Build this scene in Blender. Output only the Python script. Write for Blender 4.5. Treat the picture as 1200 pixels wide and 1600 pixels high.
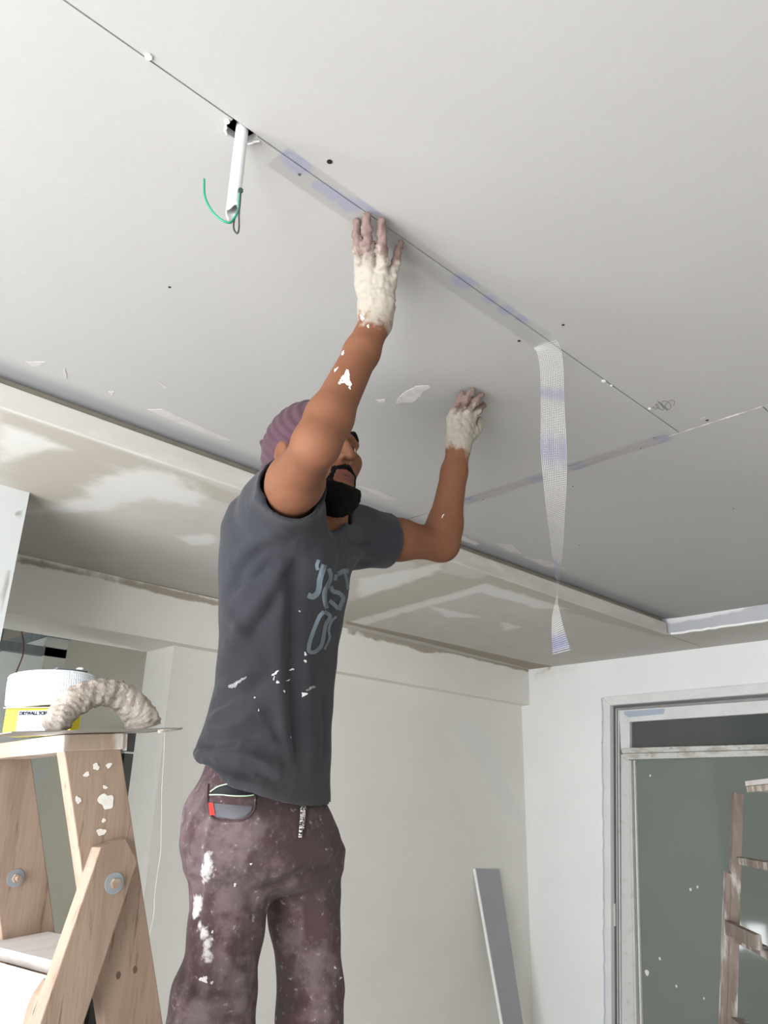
import bpy, bmesh, math, random
import numpy as np
from mathutils import Vector, Matrix
from mathutils.bvhtree import BVHTree

for o in list(bpy.data.objects):
    bpy.data.objects.remove(o)
random.seed(7)
rng = np.random.default_rng(7)
scene = bpy.context.scene
col = scene.collection

# ---------------------------------------------------------------- camera
FPX = 1231.18                       # focal length in pixels of a 1200 x 1600 frame
PIT, ROL, YAW = np.radians([20.735, 1.4927, 46.0265])
CAM = np.array([0, 0, 1.65])
FW = np.array([np.cos(PIT)*np.cos(YAW), np.cos(PIT)*np.sin(YAW), np.sin(PIT)])
_r = np.cross(FW, [0, 0, 1]); _r /= np.linalg.norm(_r); _u = np.cross(_r, FW)
RT = np.cos(ROL)*_r + np.sin(ROL)*_u
UP = -np.sin(ROL)*_r + np.cos(ROL)*_u
FH = np.array([np.cos(YAW), np.sin(YAW), 0])
cd = bpy.data.cameras.new('camera'); cam = bpy.data.objects.new('camera', cd); col.objects.link(cam)
cd.sensor_fit = 'VERTICAL'; cd.sensor_height = 36; cd.lens = FPX*36/1600; cd.clip_start = .02
cam.matrix_world = Matrix([[RT[i], UP[i], -FW[i], CAM[i]] for i in range(3)] + [[0, 0, 0, 1]])
scene.camera = cam

# ---------------------------------------------------------------- daylight
w = bpy.data.worlds.new('sky'); scene.world = w; w.use_nodes = True
bg = w.node_tree.nodes['Background']; bg.inputs[0].default_value = (.96, .975, 1, 1); bg.inputs[1].default_value = 10.0
vs = scene.view_settings
vs.view_transform = 'Standard'; vs.look = 'None'; vs.gamma = 1; vs.use_curve_mapping = False
vs.exposure = 0.40
def portal(loc, rot, sx, sy):
    l = bpy.data.lights.new('window_portal', 'AREA'); l.shape = 'RECTANGLE'; l.size = sx; l.size_y = sy
    l.cycles.is_portal = True
    o = bpy.data.objects.new('window_portal', l); o.location = loc; o.rotation_euler = rot; col.objects.link(o)

# ---------------------------------------------------------------- pixel helpers (a pixel gives a direction, a surface or size gives the distance)
def ray(x, y): return RT*((x-600)/FPX) + UP*((800-y)/FPX) + FW
def on(ax, v, x, y): d = ray(x, y); return CAM + d*(v-CAM[ax])/d[ax]
def atd(x, y, d): return CAM + ray(x, y)*d
def PH(x, y, H): d = ray(x, y); return CAM + d*(H/(d@FH))
def px(p): c = np.asarray(p)-CAM; k = c@FW; return 600+FPX*(c@RT)/k, 800-FPX*(c@UP)/k
def unit(a): a = np.asarray(a, float); return a/np.linalg.norm(a)

# ---------------------------------------------------------------- object helpers
ORG = {}
def org(o): return ORG[o.name] if o is not None else np.zeros(3)
def tag(o, label, cat, group=None):
    o['label'] = label; o['category'] = cat
    if group: o['group'] = group
    return o
def empty(name, loc, label, cat, group=None):
    o = bpy.data.objects.new(name, None); col.objects.link(o); o.location = loc; o.empty_display_size = .05
    ORG[o.name] = np.array(loc, float)
    return tag(o, label, cat, group)
def mobj(name, V, F, m, parent=None, smooth=False, attrs=None, structure=False, edges=False):
    V = np.asarray(V, float).reshape(-1, 3)
    if parent is None and not structure:
        o0 = np.array([(V[:, 0].min()+V[:, 0].max())/2, (V[:, 1].min()+V[:, 1].max())/2, V[:, 2].min()])
    else: o0 = org(parent)
    me = bpy.data.meshes.new(name)
    me.from_pydata((V-o0).tolist(), [], [tuple(int(i) for i in f) for f in F])
    me.update()
    if smooth: me.polygons.foreach_set('use_smooth', [True]*len(me.polygons))
    for k, a in (attrs or {}).items():
        at = me.attributes.new(k, 'FLOAT', 'POINT'); at.data.foreach_set('value', np.asarray(a, np.float32))
    if m is not None: me.materials.append(m)
    o = bpy.data.objects.new(name, me); col.objects.link(o)
    if parent is not None: o.parent = parent
    else: o.location = o0
    if structure and parent is None: o['kind'] = 'structure'
    ORG[o.name] = o0
    return o
class G:
    """collects shapes into one mesh"""
    def __init__(s): s.V = []; s.F = []
    def add(s, V, F):
        n = len(s.V); s.V += [tuple(v) for v in V]; s.F += [tuple(i+n for i in f) for f in F]; return s
    def box(s, x, y, z):
        V = [(a, b, c) for a in x for b in y for c in z]
        return s.add(V, [(0,1,3,2),(4,6,7,5),(0,4,5,1),(2,3,7,6),(0,2,6,4),(1,5,7,3)])
    def prism(s, P, e):
        P = [np.asarray(p, float) for p in P]; e = np.asarray(e, float); n = len(P)
        nn = sum(np.cross(P[i], P[(i+1) % n]) for i in range(n))
        if nn @ e > 0: P = P[::-1]
        F = [tuple(range(n)), tuple(range(2*n-1, n-1, -1))]+[(i, i+n, (i+1) % n+n, (i+1) % n) for i in range(n)]
        return s.add(P+[p+e for p in P], F)
    def tube(s, P, r, n=8, caps=True):
        P = [np.asarray(p, float) for p in P]; m = len(P); R = r if hasattr(r, '__len__') else [r]*m
        V = []; a = None
        for i in range(m):
            t = unit(P[min(i+1, m-1)]-P[max(i-1, 0)])
            if a is None: a = unit(np.cross(t, [0, 0, 1] if abs(t[2]) < .9 else [1, 0, 0]))
            a = unit(a-t*(a@t)); b = np.cross(t, a)
            V += [P[i]+R[i]*(a*math.cos(2*math.pi*k/n)+b*math.sin(2*math.pi*k/n)) for k in range(n)]
        F = [(i*n+k, i*n+(k+1) % n, (i+1)*n+(k+1) % n, (i+1)*n+k) for i in range(m-1) for k in range(n)]
        if caps: F += [tuple(range(n-1, -1, -1)), tuple(range((m-1)*n, m*n))]
        return s.add(V, F)
    def ribbon(s, P, side, wdt):
        P = [np.asarray(p, float) for p in P]; V = []
        for i, p in enumerate(P):
            sd = side[i] if isinstance(side, list) else side
            V += [p-sd*wdt/2, p+sd*wdt/2]
        return s.add(V, [(2*i, 2*i+1, 2*i+3, 2*i+2) for i in range(len(P)-1)])
    def build(s, name, m, parent=None, smooth=False, structure=False, bevel=0, attrs=None):
        o = mobj(name, s.V, s.F, m, parent, smooth, attrs, structure)
        if bevel:
            b = o.modifiers.new('bevel', 'BEVEL'); b.width = bevel; b.segments = 2; b.limit_method = 'ANGLE'; b.angle_limit = .6
        return o
def spline(P, n=8):
    """Catmull-Rom through the points"""
    P = [np.asarray(p, float) for p in P]; Q = [2*P[0]-P[1]]+P+[2*P[-1]-P[-2]]; out = []
    for i in range(1, len(Q)-2):
        for k in range(n):
            t = k/n; a, b, c, d = Q[i-1:i+3]
            out.append(.5*((2*b)+(c-a)*t+(2*a-5*b+4*c-d)*t*t+(3*b-a-3*c+d)*t**3))
    return out+[P[-1]]

# ---------------------------------------------------------------- materials
def lin(c): return tuple(((v/255)/12.92 if v/255 <= .04045 else ((v/255+.055)/1.055)**2.4) for v in c)+(1,)
def mat(name, c, rough=.8, var=(), attrs=(), bump=None, metal=0, coat=0, spec=.5, sheen=0, sss=0, trans=0, stretch=(1, 1, 1), coords='Object'):
    """c: sRGB; var: (scale, colour, lo, hi, amount); attrs: (attribute, colour, edge-noise scale, noise amount[, softness])"""
    m = bpy.data.materials.new(name); m.use_nodes = True; nt = m.node_tree; N = nt.nodes; L = nt.links
    b = N['Principled BSDF']; b.inputs['Roughness'].default_value = rough; b.inputs['Metallic'].default_value = metal
    b.inputs['Specular IOR Level'].default_value = spec; b.inputs['Coat Weight'].default_value = coat; b.inputs['Coat Roughness'].default_value = .06
    b.inputs['Sheen Weight'].default_value = sheen; b.inputs['Subsurface Weight'].default_value = sss
    b.inputs['Subsurface Radius'].default_value = (.012, .004, .002); b.inputs['Transmission Weight'].default_value = trans
    tc = N.new('ShaderNodeTexCoord'); mp = N.new('ShaderNodeMapping'); mp.inputs['Scale'].default_value = stretch
    L.new(tc.outputs[coords], mp.inputs[0])
    cur = N.new('ShaderNodeRGB'); cur.outputs[0].default_value = lin(c); cur = cur.outputs[0]
    def noise(sc, det=5, st=True):
        n = N.new('ShaderNodeTexNoise'); n.inputs['Scale'].default_value = sc; n.inputs['Detail'].default_value = det
        n.inputs['Roughness'].default_value = .6
        L.new(mp.outputs[0] if st else tc.outputs[coords], n.inputs['Vector']); return n.outputs['Fac']
    def ramp(f, lo, hi, amt):
        r = N.new('ShaderNodeMapRange'); r.interpolation_type = 'SMOOTHSTEP'
        for k, v in enumerate((lo, hi, 0, amt)): r.inputs[k+1].default_value = v
        L.new(f, r.inputs[0]); return r.outputs[0]
    def mix(f, colr):
        nonlocal cur
        x = N.new('ShaderNodeMix'); x.data_type = 'RGBA'; L.new(f, x.inputs[0]); L.new(cur, x.inputs[6]); x.inputs[7].default_value = lin(colr); cur = x.outputs[2]
    for sc, cc, lo, hi, amt in var: mix(ramp(noise(sc), lo, hi, amt), cc)
    for a in attrs:
        an, cc, sc, k = a[:4]; soft = a[4] if len(a) > 4 else .12; amt = a[5] if len(a) > 5 else 1
        at = N.new('ShaderNodeAttribute'); at.attribute_name = an
        f = at.outputs['Fac']
        if sc:
            q = N.new('ShaderNodeMath'); q.operation = 'MULTIPLY_ADD'; L.new(noise(sc, 6), q.inputs[0]); q.inputs[1].default_value = k
            q2 = N.new('ShaderNodeMath'); q2.operation = 'SUBTRACT'; L.new(f, q2.inputs[0]); q2.inputs[1].default_value = k/2
            L.new(q2.outputs[0], q.inputs[2]); f = q.outputs[0]
        mix(ramp(f, .5-soft, .5+soft, amt), cc)
    L.new(cur, b.inputs['Base Color'])
    if bump:
        bp = N.new('ShaderNodeBump'); bp.inputs['Strength'].default_value = bump[1]; bp.inputs['Distance'].default_value = bump[2]
        L.new(noise(bump[0], 6), bp.inputs['Height']); L.new(bp.outputs[0], b.inputs['Normal'])
    return m
def poly_sd(P, X, Y):
    """signed distance (negative inside) to polygon P"""
    P = np.asarray(P, float); n = len(P); d = np.full(X.shape, 1e9); ins = np.zeros(X.shape, bool)
    for i in range(n):
        ax, ay = P[i]; bx, by = P[(i+1) % n]; ex, ey = bx-ax, by-ay; wx, wy = X-ax, Y-ay
        t = np.clip((wx*ex+wy*ey)/(ex*ex+ey*ey+1e-12), 0, 1)
        d = np.minimum(d, np.hypot(wx-t*ex, wy-t*ey))
        c = ((ay > Y) != (by > Y)) & (X < (bx-ax)*(Y-ay)/(by-ay+1e-12)+ax); ins ^= c
    return np.where(ins, -d, d)
def sheet(name, ax, val, u, v, step, m, parent, masks, flip=False, structure=False, zfun=None, thick=0):
    """flat gridded surface at coordinate val of axis ax; masks: name -> list of (pixel polygon, softness m)"""
    A = [i for i in range(3) if i != ax]
    us = np.linspace(u[0], u[1], max(2, int((u[1]-u[0])/step)+1)); vs_ = np.linspace(v[0], v[1], max(2, int((v[1]-v[0])/step)+1))
    UU, VV = np.meshgrid(us, vs_, indexing='ij'); P = np.zeros(UU.shape+(3,)); P[..., A[0]] = UU; P[..., A[1]] = VV; P[..., ax] = val
    if zfun is not None: P[..., ax] = zfun(UU, VV)
    at = {}
    for k, lst in masks.items():
        M = np.zeros(UU.shape)
        for pol, soft in lst:
            W = [on(ax, val, *q)[A] for q in pol]
            M = np.maximum(M, np.clip(.5-poly_sd(W, UU, VV)/(2*soft), 0, 1))
        at[k] = M.ravel()
    nu, nv = UU.shape; idx = np.arange(nu*nv).reshape(nu, nv)
    F = np.stack([idx[:-1, :-1], idx[1:, :-1], idx[1:, 1:], idx[:-1, 1:]], -1).reshape(-1, 4)
    if flip: F = F[:, ::-1]
    return mobj(name, P.reshape(-1, 3), F.tolist(), m, parent, False, at, structure)
def band(a, b, w0, w1=None):
    """pixel polygon of a strip from a to b"""
    a = np.array(a, float); b = np.array(b, float); n = unit([-(b-a)[1], (b-a)[0]]); w1 = w0 if w1 is None else w1
    return [a+n*w0/2, b+n*w1/2, b-n*w1/2, a-n*w0/2]
# ================================================================ the room
ZT, ZS = 2.57, 2.4937               # tray ceiling, dropped border
XR, XL, YF = 4.096, -1.6, -1.9      # right, left and front walls
YB, YB2, YBM, ZBM = 2.973, 3.205, 2.91, 2.2756   # back wall faces, beam face, beam underside
JY, JX, JY2 = .7774, 1.790, .571    # board joints
YLIP, YCR, XTR = 1.772, 1.800, 3.68 # lip face, recess behind it, right side of the tray
JAMB, STX, STY = 1.668, .743, 2.265 # opening jamb, end and face of the wall stub
YO = 4.75                           # far wall of the next room

m_board = mat('gypsum_paper', (172, 170, 167), .9, var=[(3, (168, 166, 163), .3, .7, .5), (90, (179, 177, 174), .5, .75, .3)], attrs=[('compound_shade', (138, 139, 142), 3, .3, .5, .85)], bump=(400, .12, .001))
m_putty = mat('joint_putty', (222, 220, 214), .85, var=[(14, (205, 202, 196), .4, .65, .8)])
m_soffit = mat('border_paint', (192, 188, 182), .88, var=[(5, (184, 180, 173), .35, .7, .7), (60, (198, 195, 190), .5, .8, .4)],
               attrs=[('tan', (172, 165, 152), 9, .55, .22, .8), ('white', (218, 217, 213), 14, 1.1, .3, .75), ('brown', (146, 134, 116), 16, .7, .2, .85)], bump=(120, .1, .001))
m_wall = mat('skimmed_wall', (230, 228, 221), .85, var=[(2.2, (225, 223, 216), .35, .65, .8), (12, (233, 231, 226), .5, .8, .5)],
             attrs=[('brown', (137, 122, 100), 18, .9, .18, .75), ('pale', (222, 223, 220), 6, .3, .3, .55)], bump=(90, .08, .001))
m_wallr = mat('white_wall', (234, 236, 235), .82, var=[(2, (229, 231, 230), .35, .65, .8)],
              attrs=[('brown', (142, 128, 106), 18, .9, .18, .75), ('warm', (222, 218, 207), 8, .8, .4, .6)], bump=(90, .06, .001))
m_stub = mat('stub_paint', (200, 203, 202), .8, var=[(4, (192, 195, 193), .4, .7, .6)], attrs=[('brown', (150, 150, 147), 12, .4, .15, .9)])
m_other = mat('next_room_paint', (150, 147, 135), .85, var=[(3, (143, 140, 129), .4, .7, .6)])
m_floor = mat('dusty_floor', (150, 145, 137), .8, var=[(6, (128, 122, 114), .35, .7, .7), (40, (172, 168, 162), .55, .8, .5)])
m_slab = mat('raw_slab', (120, 116, 110), .95, var=[(8, (104, 100, 95), .4, .6, .8)])
m_grey = mat('grey_board', (176, 178, 184), .85, var=[(4, (186, 186, 188), .4, .7, .6)], attrs=[('white', (222, 222, 222), 12, .6, .15, .9)])

# ---- shell
G().box((XL-.2, XR+.3), (YF-.2, 6.2), (-.1, 0)).build('floor', m_floor, structure=True)
ceil = G().box((XL-.2, XR+.3), (YF-.2, 6.2), (2.72, 2.85)).build('ceiling', m_slab, structure=True)
WY0, WY1, WZ0, WZ1 = -.95, 2.15, .12, 2.35       # big window of this room
OY0, OY1, OZ0, OZ1 = 5.0, 6.0, .4, 2.2           # window of the next room
g = G()
g.box((XL-.2, XL), (YF-.2, WY0), (0, 2.72)).box((XL-.2, XL), (WY1, 4.0), (0, 2.72)).box((XL-.2, XL), (4.6, OY0), (0, 2.72))
g.box((XL-.2, XL), (4.0, 4.6), (0, .22)).box((XL-.2, XL), (4.0, 4.6), (.6, 2.72)).box((XL-.2, XL), (OY1, 6.2), (0, 2.72))
g.box((XL-.2, XL), (WY0, WY1), (0, WZ0)).box((XL-.2, XL), (WY0, WY1), (WZ1, 2.72))
g.box((XL-.2, XL), (OY0, OY1), (0, OZ0)).box((XL-.2, XL), (OY0, OY1), (OZ1, 2.72))
g.build('wall_left', m_wallr, structure=True)
G().box((XL, XR+.3), (YF-.2, YF), (0, 2.72)).build('wall_front', m_wall, structure=True)
portal((XL-.05, (WY0+WY1)/2, (WZ0+WZ1)/2), (0, math.radians(-90), 0), WZ1-WZ0, WY1-WY0)
portal((XL-.05, (OY0+OY1)/2, (OZ0+OZ1)/2), (0, math.radians(-90), 0), OZ1-OZ0, OY1-OY0)
portal((XR+.1, 4.0, 1.5), (0, math.radians(90), 0), 1.4, 1.2)  # unseen opening in the right wall, added to brighten the far wall
m_alu = mat('white_aluminium', (214, 216, 216), .4, var=[(20, (196, 196, 194), .5, .8, .6)])
win = None
for n, (a, b, c, d, k) in enumerate(((WY0, WY1, WZ0, WZ1, 3), (OY0, OY1, OZ0, OZ1, 2), (4.0, 4.6, .22, .6, 2))):  # third: unseen low window, added for the bright patch mirrored in the door
    g = G()
    for z in (c, d-.05): g.box((XL-.13, XL-.06), (a, b), (z, z+.05))
    for i in range(k+1): y = a+(b-a-.05)*i/k; g.box((XL-.13, XL-.06), (y, y+.05), (c, d))
    g.build('window_%d' % (n+1), m_alu, structure=True)  # window_3 is the added, unseen low window

# ---- tray ceiling: separate gypsum boards
HX, HW = .449, .032                                   # conduit hole in the joint
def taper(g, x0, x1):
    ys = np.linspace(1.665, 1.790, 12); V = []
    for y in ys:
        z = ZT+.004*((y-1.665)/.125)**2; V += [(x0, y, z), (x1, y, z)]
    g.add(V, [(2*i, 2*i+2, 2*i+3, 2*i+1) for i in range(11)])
gap = .0013
B = []
g = G().prism([(-1.6, -.42, ZT), (JX-gap, -.42, ZT), (JX-gap, JY-gap, ZT), (-1.6, JY-gap, ZT)], (0, 0, .0125)); B.append(g)
g = G().prism([(-1.6, JY+gap, ZT), (HX-.019, JY+gap, ZT), (HX-.021, JY+.012, ZT), (HX-.012, JY+.028, ZT), (HX+.012, JY+.028, ZT), (HX+.021, JY+.018, ZT),
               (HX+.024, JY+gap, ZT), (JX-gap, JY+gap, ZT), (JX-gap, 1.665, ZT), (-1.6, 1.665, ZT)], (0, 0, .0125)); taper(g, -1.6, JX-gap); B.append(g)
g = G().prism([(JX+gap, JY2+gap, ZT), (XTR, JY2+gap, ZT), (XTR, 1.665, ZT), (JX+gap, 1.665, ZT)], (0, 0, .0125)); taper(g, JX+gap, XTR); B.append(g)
B.append(G().prism([(JX+gap, -.63, ZT), (XTR, -.63, ZT), (XTR, JY2-gap, ZT), (JX+gap, JY2-gap, ZT)], (0, 0, .0125)))
B.append(G().prism([(-1.6, YF, ZT), (JX-gap, YF, ZT), (JX-gap, -.422, ZT), (-1.6, -.422, ZT)], (0, 0, .0125)))
B.append(G().prism([(JX+gap, YF, ZT), (XTR, YF, ZT), (XTR, -.632, ZT), (JX+gap, -.632, ZT)], (0, 0, .0125)))
gr = np.repeat(np.clip(np.linspace(-.15, 1.7, 12), 0, 1), 2)  # grey compound tint, with the soft shade of the crease painted in
boards = [b.build('gypsum_board', m_board, ceil, attrs={'compound_shade': np.r_[np.zeros(len(b.V)-24), gr] if i in (1, 2) else np.zeros(len(b.V))}) for i, b in enumerate(B)]
# recess, lip and tray side
m_recess = mat('recess_board', (168, 160, 146), .9, var=[(10, (150, 142, 128), .4, .7, .7)])
m_lip = mat('lip_paint', (206, 203, 197), .8, var=[(7, (190, 185, 176), .4, .65, .7), (25, (220, 218, 213), .5, .75, .6)], stretch=(.25, 1, 1))
G().box((XL, XTR+.02), (YCR, YCR+.012), (ZS+.002, ZT+.09)).build('recess_board', m_recess, ceil)
G().box((XL, XTR-.012), (YLIP, YLIP+.012), (ZS-.001, ZS+.057)).build('lip_board', m_lip, ceil, bevel=.0015)
sheet('tray_side', 0, XTR, (YF, YLIP+.03), (ZS, ZT+.07), .03, m_grey, ceil,
      {'white': [([(1040, 966), (1100, 955), (1176, 944), (1160, 952), (1100, 966), (1045, 976)], .02)]}, flip=True)
g = G()
ys = np.linspace(YF, YLIP-.012, 120)
V = []
for y in ys:
    j = rng.uniform(-.002, .002); V += [(XTR-.003, y, ZS-.003+j), (XTR-.004, y, ZS+.006+j), (XTR+.006, y, ZS-.0035+j)]
F = []
for i in range(119): F += [(3*i, 3*i+1, 3*i+4, 3*i+3), (3*i+2, 3*i, 3*i+3, 3*i+5)]
g.add(V, F).build('torn_edge', mat('torn_gypsum', (238, 238, 235), .9), ceil)
# dropped border
tan = [([(742, 905), (690, 895), (700, 868), (640, 858), (560, 830), (380, 775), (150, 690), (0, 640), (0, 665), (150, 716), (300, 770), (400, 800), (560, 850), (650, 880), (640, 905), (545, 940), (535, 975), (640, 950), (760, 915), (900, 960), (1040, 997), (1046, 990), (900, 935), (780, 893)], .03),
       ([(20, 690), (130, 700), (190, 740), (130, 790), (30, 780), (0, 740)], .10)]
wht = [([(0, 660), (60, 680), (100, 700), (60, 705), (0, 720)], .04), ([(150, 745), (250, 730), (320, 770), (300, 790), (220, 780), (160, 798), (50, 800), (130, 775)], .05),
       ([(270, 838), (330, 835), (345, 848), (300, 852)], .03), ([(560, 905), (690, 880), (692, 890), (640, 910), (560, 935)], .03),
       ([(545, 972), (640, 945), (760, 912), (890, 952), (840, 950), (750, 925), (650, 952), (560, 980)], .025), ([(665, 945), (755, 965), (700, 965)], .03), ([(780, 970), (815, 980), (790, 985)], .03)]
brn = [([(0, 862), (130, 888), (345, 935), (345, 944), (250, 925), (120, 900), (0, 875)], .012), ([(540, 975), (660, 1003), (835, 1047), (870, 1042), (830, 1035), (700, 1005), (540, 970)], .014)]
sheet('border_board', 2, ZS, (XL, XR), (YLIP+.012, YBM), .018, m_soffit, ceil, {'tan': tan, 'white': wht, 'brown': brn}, flip=True)
sheet('border_board', 2, ZS, (XTR, XR), (YF, YLIP+.009), .05, m_soffit, ceil, {'white': []}, flip=True)
# ---- beam and back wall
bm = G().box((XL, XR), (YBM+.002, YB2), (ZBM, 2.72)).build('trim_1', m_wall, structure=True)
sheet('beam_face', 1, YBM, (XL, XR), (ZBM, ZS), .02, m_wall, bm,
      {'brown': [([(30, 868), (200, 905), (345, 938), (345, 947), (290, 938), (240, 925), (180, 908), (60, 884), (30, 880)], .012),
                 ([(540, 982), (590, 990), (640, 1000), (680, 1010), (835, 1045), (835, 1053), (700, 1020), (660, 1020), (640, 1010), (580, 998), (540, 988)], .012),
                 ([(826, 1060), (838, 1060), (838, 1102), (832, 1102)], .012)]})
wb = G().box((JAMB, XR), (YB+.002, YB2), (0, ZBM)).build('wall_back', m_wall, structure=True)
sheet('wall_face', 1, YB, (JAMB, XR), (0, ZBM), .03, m_wall, wb,
      {'pale': [([(735, 1120), (770, 1160), (800, 1240), (820, 1275), (822, 1300), (790, 1270), (740, 1180), (700, 1130)], .05)],  # pale streak: reflected light put into the wall colour
       'brown': [([(192, 1172), (200, 1172), (200, 1178), (192, 1178)], .01)]})
# ---- wall stub on the left
st = G().box((XL, STX), (STY+.002, STY+.14), (0, 2.72)).build('wall_stub', m_stub, structure=True)
sheet('stub_face', 1, STY, (XL, STX), (0, ZS), .012, m_stub, st,
      {'brown': [([(10, 890), (16, 890), (14, 915), (0, 960), (0, 930)], .012), ([(33, 798), (37, 800), (35, 815), (32, 812)], .01), ([(24, 797), (28, 800), (27, 808), (24, 806)], .01)]})
# ---- the next room seen through the opening
pe = on(1, 3.62, 74, 995)                       # near top corner of the partition
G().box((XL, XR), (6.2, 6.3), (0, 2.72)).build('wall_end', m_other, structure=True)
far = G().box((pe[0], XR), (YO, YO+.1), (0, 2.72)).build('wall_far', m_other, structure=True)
m_part = mat('partition_board', (205, 210, 204), .85, var=[(3, (196, 201, 195), .4, .7, .6)])
part = G().box((pe[0], pe[0]+.1), (3.62, 6.0), (0, pe[2])).build('wall_partition', m_part, structure=True)
m_gal = mat('galvanised_track', (122, 134, 136), .5, metal=.1, var=[(20, (98, 108, 110), .4, .7, .6)])
G().box((pe[0]-.012, pe[0]+.105), (3.6, YO), (pe[2], pe[2]+.045)).build('metal_track', m_gal, part)
for y in (3.75, 4.35): G().box((pe[0], pe[0]+.05), (y, y+.04), (pe[2]+.045, 2.72)).build('metal_stud', m_gal, part)
G().box((pe[0]-.25, pe[0]+.1), (3.62, 3.66), (ZBM-.01, ZBM+.03)).build('metal_track', m_gal, part)

# ---- the glazed door in the right wall, drawn on its own planes
def lnx(a, b, y): return a[0]+(b[0]-a[0])*(y-a[1])/(b[1]-a[1])
def lny(a, b, x): return a[1]+(b[1]-a[1])*(x-a[0])/(b[0]-a[0])
BOT = 1935
def dq(name, P, x, th, m, parent, bev=0, smooth=False):
    return G().prism([on(0, x, *p) for p in P], (th, 0, 0)).build(name, m, parent, bevel=bev)
yd0, yd1 = .62, 2.47                           # hole in the wall
g = G().box((XR, XR+.2), (YF, yd0), (0, 2.72)).box((XR, XR+.2), (yd0, 6.2), (2.284, 2.72)).box((XR, XR+.2), (yd1+.09, 3.4), (0, 2.284)).box((XR+.12, XR+.2), (yd0, yd1+.09), (0, 2.284))  # last box: unseen backing added behind the door to stop light leaks
g.box((XR, XR+.2), (3.4, 4.6), (0, .8)).box((XR, XR+.2), (3.4, 4.6), (2.2, 2.284)).box((XR, XR+.2), (4.6, 6.2), (0, 2.284))
wr = g.build('wall_right', m_wallr, structure=True)
_z = on(0, XR, 941, 1089)
G().prism([_z, on(0, XR, *(944.6-3.6/511*1600+3.6/511*1935, 1935)), (XR, 2.5602, 0), (XR, 2.5602, _z[2])], (-.001, 0, 0)).build('wall_return', m_wallr, wr)
EX = 1500                                       # the door goes on past the frame
def top(a, b): return (EX, lny(a, b, EX))
T0, T1, T2, T3, T4, T5, T6, T7 = [((941, 1089), (1200, 1066)), ((953, 1102), (1200, 1083)), ((960, 1106), (1200, 1088.5)), ((967, 1110), (1200, 1094)),
                          ((984, 1128), (1200, 1114)), ((984, 1168.5), (1200, 1162.7)), ((972, 1177), (1200, 1171)), ((974, 1187), (1200, 1181))]
def side(a, b): return (lnx(a, b, BOT), BOT)
S0, S1, S2, S3, S4, S5 = ((941, 1089), (944.6, 1600)), ((953, 1102), (955.3, 1600)), ((960, 1106), (962, 1600)), ((967, 1110), (970, 1600)), ((983, 1187), (991, 1600)), ((992, 1190), (1003, 1600))
sheet('wall_face', 0, XR-.001, (2.56, YB), (0, ZS), .03, m_wallr, wr,
      {'brown': [([(835, 1050), (862, 1040), (858, 1048), (840, 1054)], .02)], 'warm': [([(838, 1048), (940, 1030), (1000, 1022), (960, 1032), (890, 1046), (840, 1058)], .05)]}, flip=True)
door = bpy.data.objects.new('door_1', None); col.objects.link(door); door.location = (XR, 1.6, 0); door['kind'] = 'structure'; ORG['door_1'] = np.array((XR, 1.6, 0))
m_case = mat('casing_paint', (220, 221, 220), .7, var=[(9, (208, 209, 208), .4, .7, .6)])
m_sash = mat('dirty_sash', (205, 206, 204), .5, var=[(25, (176, 172, 164), .55, .75, .6), (120, (120, 112, 100), .66, .74, .8)])
m_dirty = mat('splattered_rail', (200, 200, 196), .55, var=[(30, (160, 152, 140), .45, .65, .8), (70, (70, 64, 56), .62, .7, .9)], stretch=(1, .4, 1))
m_track = mat('grey_track', (150, 151, 150), .45, metal=.3, var=[(15, (170, 166, 156), .45, .7, .7)])
m_trackd = mat('dark_track', (104, 106, 108), .5, metal=.3)
m_glass = mat('frosted_grey_glass', (114, 121, 115), .05, var=[(1.5, (120, 127, 121), .35, .7, .7), (45, (150, 152, 146), .73, .78, .5)], spec=.7)
m_glassd = mat('dark_transom_glass', (78, 82, 80), .12, var=[(3, (86, 90, 87), .4, .7, .7)], spec=.6)
def strip_v(name, A, Bl, x, th, m, bev=0): return dq(name, [A[0], Bl[0], side(*Bl), side(*A)], x, th, m, door, bev)
def strip_h(name, A, Bl, x, th, m, bev=0): return dq(name, [A[0], Bl[0], top(*Bl), top(*A)], x, th, m, door, bev)
strip_v('casing', S0, S1, XR-.006, .07, m_case, .003); strip_h('casing', T0, T1, XR-.006, .07, m_case, .003)
strip_v('track', S1, S2, XR+.03, .05, m_track, .001); strip_h('track', T1, T2, XR+.03, .05, m_trackd, .001)
strip_v('track', S2, S3, XR+.045, .05, m_sash, .001); strip_h('track', T2, T3, XR+.045, .05, m_track, .001)
for f in (.3, .75):                            # thin dark grooves of the rails
    A = tuple((S1[k][0]*(1-f)+S2[k][0]*f, S1[k][1]+2) for k in (0, 1)); dq('track_groove', [A[0], (A[0][0]+1.6, A[0][1]), (side(*A)[0]+1.6, BOT), side(*A)], XR+.029, .01, m_trackd, door)
for f in (.5, ):
    A = tuple((S2[k][0]*(1-f)+S3[k][0]*f, S2[k][1]+2) for k in (0, 1)); dq('track_groove', [A[0], (A[0][0]+1.6, A[0][1]), (side(*A)[0]+1.6, BOT), side(*A)], XR+.044, .01, m_trackd, door)
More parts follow.
